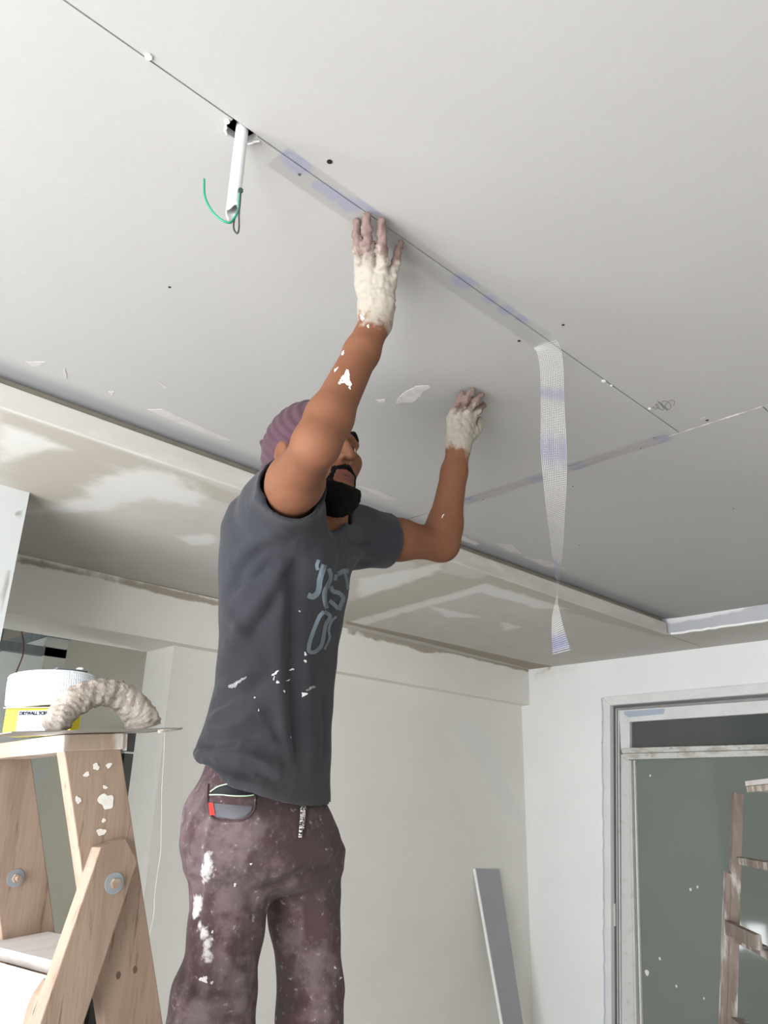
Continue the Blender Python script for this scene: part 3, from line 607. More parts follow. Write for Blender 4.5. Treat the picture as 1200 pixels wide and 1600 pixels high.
for y in (1344, 1465, 1594, 1735):
    a = RQ(1149.5-.03*(y-1344), y-5); G().prism([a, a+U2*.04, a+U2*.04-np.array([0, 0, .024]), a-np.array([0, 0, .024])], W2*.385).build('rung', m_wood2, lad2, bevel=.002)
for y in (1442, ):
    a = RQ(1140, y-4)-W2*.0; G().prism([a, a-U2*.02, a-U2*.02-np.array([0, 0, .045]), a-np.array([0, 0, .045])], W2*.36).build('rung', m_wood2, lad2, bevel=.002)
a = RQ(1162, 1241)+W2*.15+U2*.02; a[2] = RQ(1155, 1240)[2]+.0005
G().prism([a-U2*.05, a+U2*.05, a+U2*.05+W2*.31, a-U2*.05+W2*.31], np.array([0, 0, .02])).build('top_cap', m_woodw, lad2, bevel=.002)
b_ = a+np.array([0, 0, .021]); tag(G().prism([b_-U2*.055+W2*.01, b_-U2*.02+W2*.0, b_+U2*.05+W2*.03, b_+U2*.05+W2*.28, b_-U2*.055+W2*.28], np.array([0, 0, .016])).build('board_offcut', m_woodp), 'plastered board offcut lying on top of the splashed ladder', 'board')

# ================================================================ gypsum strip leaning in the corner
m_strip = mat('strip_paper', (168, 168, 172), .9, var=[(5, (160, 160, 164), .4, .7, .6)]); m_core = mat('gypsum_core', (240, 240, 238), .9)
sl = unit(np.array([0, .16, 1.0])); sn = unit(np.cross([1, 0, 0], sl)); s0 = on(1, YB-.016, 742, 1357)
def SQ(x, y): d = ray(x, y); return CAM+d*(((s0-CAM)@sn)/(d@sn))
P = [SQ(742, 1357), SQ(780, 1358)]; Pl, Pr = SQ(785, 1600), SQ(817, 1600)
pl = [P[0], P[1], down(P[1], Pr), down(P[0], Pl)]
stp = empty('gypsum_strip', pl[3], 'grey gypsum board strip leaning in the corner against the back wall', 'board')
fn = sn if sn[1] < 0 else -sn
G().prism(pl, -fn*.015).build('core', m_core, stp)
sx = unit(pl[1]-pl[0])*.003
G().prism([pl[0]+sx*2, pl[1], pl[2], pl[3]+sx*2], fn*.0006).build('paper_face', m_strip, stp)

# ================================================================ next room: black fridge, loose wire
m_fr = mat('black_gloss', (16, 16, 18), .2, spec=.5); m_seam = mat('pale_seam', (170, 172, 170), .5)
fy = YO-.05; fx0 = on(1, fy+.04, 132, 1600)[0]; ftop = on(1, fy, 205, 1144)[2]; fs = on(1, fy, 207, 1176.5)[2]
fr = empty('black_panel', (fx0+.35, fy+.02, 0), 'black glossy tall panel with a thin pale seam beyond the opening', 'panel')
G().box((fx0, fx0+.7), (fy, fy+.048), (fs+.005, ftop)).build('upper_leaf', m_fr, fr, bevel=.002)
G().box((fx0, fx0+.7), (fy, fy+.048), (0, fs-.005)).build('lower_leaf', m_fr, fr, bevel=.002)
G().box((fx0, fx0+.7), (fy+.002, fy+.046), (fs-.005, fs+.005)).build('seam_strip', m_seam, fr)
tag(G().tube(spline([on(1, 3.59, *q) for q in ((33, 983), (37, 1003), (36, 1022), (29, 1042), (20, 1062), (8, 1085))], 6), .003, 6).build('loose_wire', mat('brown_wire', (112, 66, 58), .6), smooth=True), 'thin brown wire hanging from the metal track', 'wire')
# ================================================================ the plasterer
class SDF:
    def __init__(s, lo, hi, v):
        s.lo = np.array(lo, float); s.v = v; s.n = np.ceil((np.array(hi)-s.lo)/v).astype(int)+1; s.a = np.full(s.n, 1.0, np.float32)
    def blk(s, lo, hi):
        i0 = np.clip(np.floor((np.asarray(lo)-s.lo)/s.v).astype(int), 0, s.n-1); i1 = np.clip(np.ceil((np.asarray(hi)-s.lo)/s.v).astype(int)+1, 1, s.n)
        ax = [(s.lo[k]+s.v*np.arange(i0[k], i1[k])).astype(np.float32) for k in range(3)]
        P = np.stack(np.meshgrid(*ax, indexing='ij'), -1); return tuple(slice(i0[k], i1[k]) for k in range(3)), P
    def put(s, fn, lo, hi, k=.01, op='u'):
        pad = .012+k; sl, P = s.blk(np.asarray(lo)-pad, np.asarray(hi)+pad)
        if P.size == 0: return
        d = fn(P); a = s.a[sl]
        if op == 'u':
            if k > 0: h = np.clip(.5+.5*(a-d)/k, 0, 1); s.a[sl] = a*(1-h)+d*h-k*h*(1-h)
            else: s.a[sl] = np.minimum(a, d)
        else:                                         # subtract
            d = -d
            if k > 0: h = np.clip(.5-.5*(a-d)/k, 0, 1); s.a[sl] = a*(1-h)+d*h+k*h*(1-h)
            else: s.a[sl] = np.maximum(a, d)
    def cone(s, a, b, ra, rb, k=.01, op='u', flat=None):
        a, b = np.asarray(a, float), np.asarray(b, float); m = max(ra, rb)*(1 if flat is None else max(1, flat[1])); s.put(f_cone(a, b, ra, rb, flat), np.minimum(a, b)-m, np.maximum(a, b)+m, k, op)
    def chain(s, P, R, k=.01, op='u', flat=None):
        for i in range(len(P)-1): s.cone(P[i], P[i+1], R[i], R[i+1], k, op, flat)
    def ell(s, c, A, r, k=.01, op='u'):
        m = max(r); s.put(f_ell(np.asarray(c, float), np.asarray(A, float), np.asarray(r, float)), np.asarray(c)-m, np.asarray(c)+m, k, op)
    def mesh(s):
        a = s.a; ins = a < 0
        c = ins[:-1, :-1, :-1].astype(np.uint8)
        for i in (0, 1):
            for j in (0, 1):
                for k in (0, 1):
                    if i+j+k: c = c+ins[i:a.shape[0]-1+i, j:a.shape[1]-1+j, k:a.shape[2]-1+k]
        I = np.argwhere((c > 0) & (c < 8)); vid = np.full(c.shape, -1, np.int32); vid[tuple(I.T)] = np.arange(len(I))
        acc = np.zeros((len(I), 3)); cnt = np.zeros(len(I)); cor = [(i, j, k) for i in (0, 1) for j in (0, 1) for k in (0, 1)]
        val = {q: a[tuple((I+np.array(q)).T)].astype(float) for q in cor}
        for p in cor:
            for q in cor:
                if p < q and sum(abs(np.subtract(p, q))) == 1:
                    va, vb = val[p], val[q]; m = (va < 0) != (vb < 0); t = np.where(m, va/(va-vb+1e-20), 0)
                    acc += np.where(m[:, None], np.array(p)+t[:, None]*(np.array(q)-np.array(p)), 0); cnt += m
        V = s.lo+s.v*(I+acc/cnt[:, None]); F = []
        for ax in range(3):
            sa = [slice(None)]*3; sb = [slice(None)]*3; sa[ax] = slice(0, -1); sb[ax] = slice(1, None)
            E = np.argwhere(ins[tuple(sa)] != ins[tuple(sb)]); b, d = [(1, 2), (2, 0), (0, 1)][ax]
            E = E[(E[:, b] > 0) & (E[:, d] > 0) & (E[:, b] < c.shape[b]) & (E[:, d] < c.shape[d])]
            o = lambda db, dd: vid[tuple((E-np.eye(3, dtype=int)[b]*db-np.eye(3, dtype=int)[d]*dd).T)]
            Q = np.stack([o(1, 1), o(0, 1), o(0, 0), o(1, 0)], 1); pos = ins[tuple(E.T)]
            F.append(np.where(pos[:, None], Q, Q[:, ::-1]))
        F = np.concatenate(F); F = F[(F >= 0).all(1)]; return V, F
def f_cone(a, b, ra, rb, flat=None):
    ab = b-a; L2 = ab@ab+1e-12
    def fn(P):
        q = P-a
        if flat is not None:
            ax, sc = flat; q = q-(q@ax)[..., None]*ax*(1-1/sc)
        t = np.clip((q@ab)/L2, 0, 1); return np.linalg.norm(q-t[..., None]*ab, axis=-1)-(ra+(rb-ra)*t)
    return fn
def f_ell(c, A, r):
    def fn(P):
        q = (P-c)@A.T; k0 = np.linalg.norm(q/r, axis=-1); k1 = np.linalg.norm(q/(r*r), axis=-1)+1e-9; return k0*(k0-1)/k1
    return fn
def f_loft(zs, cx, cy, b, a, th, ex=2.3):
    """stack of rotated ellipses: half width b, half depth a, facing angle th"""
    def fn(P):
        z = P[..., 2]; X = P[..., 0]-np.interp(z, zs, cx); Y = P[..., 1]-np.interp(z, zs, cy); t = np.interp(z, zs, th); B = np.interp(z, zs, b); A = np.interp(z, zs, a)
        f = X*np.cos(t)+Y*np.sin(t); l = -X*np.sin(t)+Y*np.cos(t)
        k = (np.abs(f/A)**ex+np.abs(l/B)**ex)**(1/ex); d = (k-1)*np.minimum(A, B)*.95
        return np.maximum(d, np.maximum(zs[0]-z, z-zs[-1]))
    return fn
def vnormals(V, F):
    n = np.cross(V[F[:, 2]]-V[F[:, 0]], V[F[:, 3]]-V[F[:, 1]]); N = np.zeros_like(V)
    for k in range(4): np.add.at(N, F[:, k], n)
    return N/(np.linalg.norm(N, axis=1)[:, None]+1e-12)
def smooth(V, F, it=2, lam=.5):
    E = np.concatenate([F[:, [0, 1]], F[:, [1, 2]], F[:, [2, 3]], F[:, [3, 0]]]); E = np.concatenate([E, E[:, ::-1]]); deg = np.bincount(E[:, 0], minlength=len(V))[:, None]
    for _ in range(it):
        S = np.stack([np.bincount(E[:, 0], V[E[:, 1], k], len(V)) for k in range(3)], 1); V = V+lam*(S/np.maximum(deg, 1)-V)
    return V
def dpoly(V, P):
    """distance of points to a polyline"""
    P = np.asarray(P); d = np.full(len(V), 9.0)
    for i in range(len(P)-1):
        ab = P[i+1]-P[i]; t = np.clip(((V-P[i])@ab)/(ab@ab+1e-12), 0, 1); d = np.minimum(d, np.linalg.norm(V-P[i]-t[:, None]*ab, axis=1))
    return d
def caster(V, F):
    bvh = BVHTree.FromPolygons(V.tolist(), F.tolist())
    def cast(x, y, off=0):
        d = unit(ray(x, y)); h = bvh.ray_cast(Vector(CAM), Vector(d))
        if h[0] is None: return None
        n = np.array(h[1]); n = n if n@d < 0 else -n; return np.array(h[0])+n*off, n
    return cast
def folds(V, F, lst):
    """raise or sink soft creases along lines seen on the surface: (pixels, height, width)"""
    cast = caster(V, F); N = vnormals(V, F); D = np.zeros(len(V))
    for P, amp, wd in lst:
        Q = []
        for i in range(len(P)-1):
            for t in np.linspace(0, 1, 5)[:-1]:
                h = cast(P[i][0]+(P[i+1][0]-P[i][0])*t, P[i][1]+(P[i+1][1]-P[i][1])*t)
                if h: Q.append(h[0])
        h = cast(*P[-1]); Q += [h[0]] if h else []
        if len(Q) < 2: continue
        Q = np.array(Q); d = dpoly(V, Q); ends = np.minimum(np.linalg.norm(V-Q[0], axis=1), np.linalg.norm(V-Q[-1], axis=1))
        D += amp*np.exp(-(d/wd)**2)*np.clip(.35+ends/(2.5*wd), 0, 1)
    return V+N*D[:, None]
def az(a): return np.array([math.cos(math.radians(a)), math.sin(math.radians(a)), 0])
Z0 = 1.65

# ---- skeleton: pixels with distances taken from body size and the ceiling he touches
HB = 1.47
T_A, H_A = 291, 276                               # facing of chest and hips
sR, eR, wR = PH(440, 792, 1.335), PH(494, 694, 1.07), PH(586, 508, 1.135)
sL, eL, wL = PH(548, 836, 1.585), PH(690, 850, 1.72), PH(716, 702, 1.665)
neck0, neck1 = PH(492, 838, 1.475), PH(505, 752, 1.455)
headc = PH(488, 725, 1.455)
man = empty('person', (*PH(420, 1400, HB)[:2], .72), 'man in dusty tee and stained maroon trousers pressing tape to the ceiling', 'person')

# ---- bare body: head, neck, trunk, arms and hands in one surface
S = SDF((.30, .60, 1.70), (1.75, 1.75, 2.59), .003)
pel = PH(410, 1180, HB)
S.cone(pel, PH(440, 900, HB+.02), .055, .065, .02); S.cone(PH(440, 900, HB+.02), neck0-[0, 0, .03], .065, .055, .03)
S.cone(neck0-[0, 0, .02], sR, .045, .045, .03); S.cone(neck0-[0, 0, .02], sL, .045, .045, .03)
S.cone(neck0-np.array([0, 0, .02]), neck1, .062, .056, .02)
# head
hy, hp, hr = 273, 7, 0                         # yaw, pitch up, roll
HF = az(hy)*math.cos(math.radians(hp))+np.array([0, 0, math.sin(math.radians(hp))]); HL = az(hy+90); HU = np.cross(HF, HL)
HL, HU = HL*math.cos(math.radians(hr))+HU*math.sin(math.radians(hr)), HU*math.cos(math.radians(hr))-HL*math.sin(math.radians(hr))
HA = np.array([HF, HL, HU])
def hp_(f, l, u): return headc+HF*f+HL*l+HU*u
S.ell(hp_(-.012, 0, .035), HA, (.096, .076, .088), .02)
S.ell(hp_(.030, 0, -.020), HA, (.062, .062, .080), .03)
S.ell(hp_(.045, 0, -.070), HA, (.046, .047, .042), .025)
S.ell(hp_(.070, 0, -.095), HA, (.022, .024, .020), .02)
for q in (-1, 1):
    S.ell(hp_(.060, q*.042, -.012), HA, (.030, .024, .022), .02)        # cheek bone
    S.cone(hp_(.088, q*.012, .030), hp_(.074, q*.050, .030), .010, .009, .015)  # brow ridge
    S.ell(hp_(.092, q*.031, .012), HA, (.014, .017, .010), .010, 's')    # socket
    S.ell(hp_(.0735, q*.032, .011), HA, (.012, .013, .011), .003)        # eye
    S.cone(hp_(.0815, q*.020, .0165), hp_(.078, q*.044, .0165), .0038, .0035, .003)  # upper lid
    S.ell(hp_(-.006, q*.077, -.004), HA, (.019, .009, .031), .006); S.ell(hp_(-.002, q*.086, .002), HA, (.010, .006, .018), .004, 's')
    S.ell(hp_(-.010, q*.077, -.030), HA, (.009, .007, .010), .006)
S.chain([hp_(.086, 0, .022), hp_(.097, 0, -.004), hp_(.107, 0, -.025)], [.0085, .0092, .0108], .008)
for q in (-1, 1):
    S.ell(hp_(.096, q*.0125, -.029), HA, (.011, .0078, .0078), .006); S.ell(hp_(.100, q*.0072, -.038), HA, (.0065, .0040, .006), .002, 's')
S.cone(hp_(.088, -.020, -.0605), hp_(.088, .020, -.0605), .0055, .0055, .006); S.ell(hp_(.0925, 0, -.0595), HA, (.007, .013, .0055), .004)
S.ell(hp_(.0905, 0, -.0715), HA, (.0075, .017, .0065), .005)
S.ell(hp_(.0985, 0, -.0655), HA, (.008, .022, .0014), .002, 's')
# right arm (raised in front of the face)
def lerp(a, b, t): return a+(b-a)*t
S.cone(sR, lerp(sR, eR, .45), .050, .043, .03); S.cone(lerp(sR, eR, .45), eR, .043, .0325, .03)
S.cone(eR, lerp(eR, wR, .2), .0325, .0345, .025); S.cone(lerp(eR, wR, .2), lerp(eR, wR, .75), .0345, .028, .02)
pn_R = None
def hand(W, K, M, D, T, Rk, palm_n, el, thumb, wr):
    """W wrist, K knuckles, M/D middle joints, T tips, Rk finger radii"""
    c = sum(K)/4
    S.cone(lerp(el, W, .75), W, .0285, wr, .015, flat=(palm_n, .82)); S.cone(W, lerp(W, c, .35), wr, wr+.003, .012, flat=(palm_n, .75))
    for i in range(4):
        S.cone(lerp(W, c, .12)+(K[i]-c)*.35, K[i], .0165, Rk[i]+.0035, .012)
        S.chain([K[i], M[i], D[i], T[i]], [Rk[i]+.002, Rk[i]+.0006, Rk[i]-.0003, Rk[i]-.0015], .0025)
        S.ell(M[i]-palm_n*.001, np.eye(3), (Rk[i]+.0014,)*3, .004)
    S.chain(thumb, [.017, .0125, .0105, .0085], .008)
# hand on the joint: tips lie on the ceiling
zc = ZT-.0108
tipsR = [on(2, zc, *q) for q in ((557, 349), (571.5, 337), (596.5, 345), (626, 380))]
knR = [PH(564, 425, 1.117), PH(580, 424, 1.108), PH(599, 432, 1.108), PH(611, 445, 1.118)]
axR = unit(sum(knR)/4-wR); pnR = unit(np.cross(axR, knR[0]-knR[3])); pnR = pnR if pnR@FH > 0 else -pnR   # palm looks away, towards the ceiling
def fing(k, t, n, arch, f1=.46, f2=.75):
    M = lerp(k, t, f1)-n*arch; D = lerp(k, t, f2)-n*arch*.75; return M, D
MR, DR = zip(*[fing(knR[i], tipsR[i], pnR, a) for i, a in enumerate((.008, .010, .009, .008))])
thR = [lerp(wR, knR[0], .25)+pnR*.012, lerp(wR, knR[0], .55)+pnR*.034+(knR[0]-knR[3])*.12, lerp(wR, knR[0], .85)+pnR*.045+(knR[0]-knR[3])*.1, lerp(wR, knR[0], 1.12)+pnR*.047+(knR[0]-knR[3])*.05]
hand(wR, knR, MR, DR, tipsR, (.0085, .0090, .0086, .0075), pnR, eR, thR, .0265)
# left arm
S.cone(sL, lerp(sL, eL, .5), .052, .042, .03); S.cone(lerp(sL, eL, .5), eL, .042, .037, .03)
S.cone(eL, lerp(eL, wL, .2), .037, .0385, .025); S.cone(lerp(eL, wL, .2), lerp(eL, wL, .75), .0385, .030, .02)
tipsL = [on(2, zc, *q) for q in ((755, 634), (752, 617), (738, 610), (722, 614))]
knL = [PH(737, 652, 1.665), PH(728, 646, 1.655), PH(716, 645, 1.655), PH(705, 652, 1.66)]
axL = unit(sum(knL)/4-wL); pnL = unit(np.cross(axL, knL[0]-knL[3])); pnL = pnL if pnL@FH > 0 else -pnL
ML, DL = zip(*[fing(knL[i], tipsL[i], pnL, a) for i, a in enumerate((.012, .014, .013, .012))])
thL = [lerp(wL, knL[0], .25)+pnL*.006+(knL[0]-knL[3])*.15, lerp(wL, knL[0], .55)+pnL*.012+(knL[0]-knL[3])*.42, lerp(wL, knL[0], .8)+pnL*.018+(knL[0]-knL[3])*.55, lerp(wL, knL[0], 1.0)+pnL*.024+(knL[0]-knL[3])*.5]
hand(wL, knL, ML, DL, tipsL, (.0085, .0090, .0086, .0075), pnL, eL, thL, .0265)
V, F = S.mesh(); V = smooth(V, F, 2, .4)
N = vnormals(V, F)
def sm(a, lo, hi): t = np.clip((a-lo)/(hi-lo), 0, 1); return t*t*(3-2*t)
# plaster on hands and wrists, lips, eyes
def along(V, e, w): ab = w-e; return ((V-e)@ab)/(ab@ab)
nearR = dpoly(V, [eR, wR]+[sum(knR)/4, sum(tipsR)/4]) < .12; nearL = dpoly(V, [eL, wL]+[sum(knL)/4, sum(tipsL)/4]) < .12
cR = (along(V, eR, wR)); cL = along(V, eL, wL)
plaster = np.where(nearR, np.clip(.5+(cR-.96)*2.6, 0, 1), 0); plaster = np.maximum(plaster, np.where(nearL, np.clip(.5+(cL-.98)*2.4, 0, 1), 0))
fin = np.zeros(len(V))
for K_, T_ in ((knR, tipsR), (knL, tipsL)):
    for i in range(4):
        m = dpoly(V, [lerp(K_[i], T_[i], .35), T_[i]]) < .02; ab = T_[i]-K_[i]; t = ((V-K_[i])@ab)/(ab@ab); fin = np.where(m, np.maximum(fin, np.clip(.5+(t-.40)*1.6, 0, .95)), fin)
LV = (V-headc)@HA.T; f_, l_, u_ = LV.T
lips = ((f_ > .078) & (np.abs(l_) < .024) & (u_ < -.054) & (u_ > -.079)).astype(float)*.95
eye = np.zeros(len(V)); iris = np.zeros(len(V))
for q in (-1, 1):
    de = np.linalg.norm((LV-np.array([.0735, q*.032, .011]))/np.array([.0125, .0135, .0115]), axis=1); eye = np.maximum(eye, ((de < 1.06) & (u_ < .0145) & (u_ > .0055) & (f_ > .078)).astype(float)); iris = np.maximum(iris, ((np.hypot(l_-q*.032, u_-.012) < .0055) & (f_ > .078)).astype(float))
cr = smooth(rng.normal(0, 1, (len(V), 3)), F, 2, .6)[:, 0]*2.2+smooth(rng.normal(0, 1, (len(V), 3)), F, 6, .6)[:, 0]*5
V = V+N*(np.clip(plaster-.55, 0, .4)*.0022*cr)[:, None]
m_skin = mat('skin', (116, 76, 54), .72, spec=.3, var=[(9, (108, 68, 47), .4, .7, .6), (60, (128, 88, 65), .5, .75, .35)],
             attrs=[('lips', (104, 62, 54), 0, 0, .2), ('eye', (206, 196, 188), 0, 0, .2), ('iris', (40, 28, 22), 0, 0, .2), ('plaster', (156, 150, 139), 26, 1.5, .12, .96), ('fin', (114, 90, 86), 55, 1.9, .25, .85)], sss=.05, bump=(300, .12, .001))
body = mobj('body', V, F.tolist(), m_skin, man, True, {'plaster': plaster, 'lips': lips, 'eye': eye, 'iris': iris, 'fin': fin})
skin_cast = caster(V, F)
print('BODY', len(V))
# ---- tee shirt
def rows(R_, H, fa, rho):
    zs, cx, cy, b, a, th = [], [], [], [], [], []
    for py, xl, xr in R_[::-1] if R_[0][0] < R_[-1][0] else R_:
        L, Rr = PH(xl, py, H), PH(xr, py, H); c = (L+Rr)/2; s = np.linalg.norm(Rr-L)/2; tc = math.degrees(math.atan2(CAM[1]-c[1], CAM[0]-c[0])); f = fa(py) if callable(fa) else fa; ph = math.radians(f-tc); r = rho(py) if callable(rho) else rho
        bb = s/math.sqrt((r*math.sin(ph))**2+math.cos(ph)**2); zs.append(c[2]); cx.append(c[0]); cy.append(c[1]); b.append(bb); a.append(bb*r); th.append(math.radians(f))
    o = np.argsort(zs); return [np.array(v)[o] for v in (zs, cx, cy, b, a, th)]
def put_loft(Sd, L, k, ex=2.25):
    m = max(L[3].max(), L[4].max()); Sd.put(f_loft(*L, ex), (L[1].min()-m, L[2].min()-m, L[0][0]), (L[1].max()+m, L[2].max()+m, L[0][-1]), k)
tee_rows = [(1290, 300, 520), (1240, 301, 515), (1200, 306, 515), (1160, 318, 516), (1120, 332, 517), (1080, 341, 520), (1040, 346, 524), (1000, 349, 529), (960, 349, 536), (920, 349, 543), (880, 350, 548), (845, 353, 548), (815, 362, 540), (795, 382, 530)]
fa_ = lambda py: np.interp(py, [800, 1000, 1250], [T_A, T_A-3, H_A+4])
S2 = SDF((.40, .72, 1.55), (1.35, 1.62, 2.30), .004)
put_loft(S2, rows(tee_rows, HB, fa_, lambda py: np.interp(py, [950, 1240], [.68, .80])), .0)
nb = neck0+np.array([0, 0, -.005])
S2.cone(nb, sR, .066, .062, .035); S2.cone(nb, sL, .066, .060, .035)
S2.cone(lerp(nb, sR, .5)-np.array([0, 0, .07]), sR, .07, .062, .03)
teR, teL = lerp(sR, eR, .36), lerp(sL, eL, .40)
aR, aL = unit(eR-sR), unit(eL-sL)
S2.cone(sR, teR+aR*.02, .063, .060, .03); S2.cone(sL, teL+aL*.02, .062, .056, .03)
S2.cone(sL-np.array([0, 0, .02]), teL+aL*.02-np.array([0, 0, .014]), .05, .047, .02)
def cutplane(Sd, p, n, lo, hi):
    sl, P = Sd.blk(lo, hi); d = (P-p)@n; Sd.a[sl] = np.maximum(Sd.a[sl], d)
for e, a, r in ((teR, aR, .0535), (teL, aL, .049)):
    cutplane(S2, e, a, e-.085*np.ones(3)-np.minimum(a, 0)*0, e+.09*np.ones(3)) if False else None
    sl, P = S2.blk(e-.12, e+.12); d = (P-e)@a; rad = np.linalg.norm(P-e-d[..., None]*a, axis=-1)
    S2.a[sl] = np.where((rad < .085) & (d > -.03), np.maximum(S2.a[sl], d), S2.a[sl])
    S2.cone(e-a*.045, e+a*.05, r, r+.002, .004, 's')
S2.cone(lerp(neck0, neck1, .12), neck1+(neck1-neck0)*.5, .066, .070, .006, 's')
cf = PH(516, 822, 1.385); S2.cone(lerp(neck0, neck1, .5), cf+np.array([0, 0, .016]), .050, .024, .015, 's')
hF, hB, hS = PH(470, 1268, HB-.10), PH(362, 1228, HB-.135), PH(513, 1249, HB+.03)
hn = unit(np.cross(hB-hF, hS-hF)); hn = -hn if hn[2] > 0 else hn
sl, P = S2.blk((.3, .6, 1.5), (1.4, 1.7, 1.85)); S2.a[sl] = np.maximum(S2.a[sl], (P-hF)@hn)
pin = PH(405, 1245, HB); sl, P = S2.blk(pin-.2, pin+.2)      # hollow inside the hem
V, F = S2.mesh(); V = smooth(V, F, 3, .5)
tee_folds = [([(470, 850), (440, 900), (400, 955), (360, 1005)], .007, .016), ([(455, 880), (425, 945), (385, 1000)], -.006, .014), ([(440, 830), (400, 850), (365, 880)], .006, .014), ([(420, 850), (385, 880), (355, 930)], -.005, .013),
             ([(462, 850), (457, 950), (455, 1050), (460, 1130), (466, 1200)], -.008, .018), ([(445, 900), (440, 1000), (442, 1100), (450, 1200)], .006, .018), ([(480, 1020), (483, 1110), (486, 1200)], .004, .014),
             ([(322, 1140), (360, 1135), (400, 1120)], .007, .010), ([(318, 1160), (360, 1155), (410, 1150)], -.007, .010), ([(308, 1178), (350, 1176), (390, 1185), (430, 1200)], .008, .011), ([(318, 1190), (350, 1200), (400, 1210)], -.009, .009), ([(330, 1208), (370, 1222), (420, 1232)], .006, .009),
             ([(345, 1075), (380, 1060), (400, 1040)], .005, .012), ([(338, 1100), (380, 1090), (420, 1060)], -.005, .012), ([(385, 1195), (410, 1205), (425, 1215)], -.006, .007),
             ([(500, 860), (505, 920), (500, 990)], .004, .012), ([(540, 845), (560, 850), (585, 850)], -.005, .009), ([(535, 870), (555, 865), (580, 870)], .004, .008),
             ([(390, 790), (410, 775), (430, 755)], .005, .010), ([(505, 1080), (508, 1130), (506, 1190)], -.003, .010), ([(425, 1120), (440, 1170), (450, 1220)], -.004, .010)]
tee_folds += [([(312, 1165), (335, 1168), (365, 1165)], -.006, .007), ([(305, 1186), (325, 1192), (345, 1190)], .006, .007), ([(330, 1125), (350, 1110), (372, 1100)], .006, .009), ([(380, 1170), (420, 1160), (450, 1165)], .005, .010), ([(352, 960), (372, 975), (385, 1000)], .004, .010), ([(360, 920), (395, 905), (425, 880)], -.005, .010)]
V = folds(V, F, [(p_, a_ *1.35, w_) for p_, a_, w_ in tee_folds])
N = vnormals(V, F); V = V+N*(.0012*np.sin(V[:, 0]*61+V[:, 2]*47)*np.sin(V[:, 1]*53-V[:, 2]*29))[:, None]
hemd = np.abs((V-hF)@hn); dust = np.clip(.5-(V[:, 2]-1.85)/.45, 0, 1)*.5
m_tee = mat('charcoal_jersey', (39, 40, 47), .95, var=[(5, (34, 34, 39), .4, .7, .7)], attrs=[('dust', (72, 71, 72), 7, .9, .35, .5)], sheen=.08, bump=(700, .25, .0008))
tee = mobj('tee_shirt', V, F.tolist(), m_tee, man, True, {'dust': dust}); tee['label'] = 'charcoal tee shirt with a faded grey print'
tcast = caster(V, F)
m_print = mat('grey_print', (104, 115, 124), .85, var=[(30, (80, 86, 92), .4, .7, .7)])
def stroke(P, wpx, m, name, parent, cast, off=.0012, n=7):
    P = spline([np.array(p, float) for p in P], n); V = []; ok = []
    for i, p in enumerate(P):
        t = unit(P[min(i+1, len(P)-1)]-P[max(i-1, 0)]); nn = np.array([-t[1], t[0]]); h = [cast(*(p+nn*wpx*f), off) for f in (-.5, 0, .5)]
        if all(h): V.append([q[0] for q in h])
        else: V.append(None)
    g = G()
    for i in range(len(V)-1):
        if V[i] and V[i+1] and np.linalg.norm(V[i][1]-V[i+1][1]) < .04:
            for k in (0, 1): g.add([V[i][k], V[i][k+1], V[i+1][k+1], V[i+1][k]], [(0, 1, 2, 3)])
    if g.V: return g.build(name, m, parent)
c6 = lambda L: [(440+x/6.67, 820+y/6.67) for x, y in L]
for P, w_ in (([(270, 732), (320, 748), (368, 712), (388, 650), (396, 570), (440, 415)], 6.5), ([(485, 455), (508, 540), (480, 620), (442, 700), (448, 800), (466, 872)], 5), ([(505, 640), (530, 690), (598, 714), (638, 765), (614, 830), (590, 888)], 5),
              ([(490, 790), (540, 828), (588, 880)], 4.5), ([(580, 512), (640, 482), (694, 480)], 5.5), ([(655, 500), (676, 590), (688, 690)], 3.5), ([(562, 515), (552, 580)], 4), ([(385, 365), (365, 420), (375, 470)], 4),
              ([(440, 905), (390, 960), (330, 1100), (288, 1230), (282, 1315), (340, 1325), (410, 1255), (438, 1120), (458, 1030), (500, 955), (440, 905)], 4.6), ([(565, 955), (512, 1010), (486, 1100), (494, 1180), (440, 1300)], 2.8)):
    stroke(c6(P), w_*1.35, m_print, 'print_stroke', tee, tcast)
def splat(cx, cy, r, m, name, parent, cast, off=.0014, th=0, sq=1, rot=0):
    ph = rng.uniform(0, 6.28, 4); P = []; c = cast(cx, cy, off)
    if not c: return
    for t in np.linspace(0, 2*math.pi, 25)[:-1]:
        rr = r*(1+.3*math.sin(2*t+ph[0])+.25*math.sin(3*t+ph[1])+.2*math.sin(5*t+ph[2])+.12*math.sin(8*t+ph[3])); a, b = rr*math.cos(t)*sq, rr*math.sin(t); h = cast(cx+a*math.cos(rot)-b*math.sin(rot), cy+a*math.sin(rot)+b*math.cos(rot), off*.4)
        if not h or np.linalg.norm(h[0]-c[0]) > .05: return
        P.append(h[0])
    g = G().add([c[0]]+P, [(0, i+1, (i+1) % 24+1) for i in range(24)]); return g.build(name, m, parent, smooth=True)
m_fleck = mat('plaster_fleck', (206, 204, 200), .9); m_fleck2 = mat('dust_fleck', (140, 138, 138), .95); m_white = mat('wet_plaster', (232, 231, 226), .7)
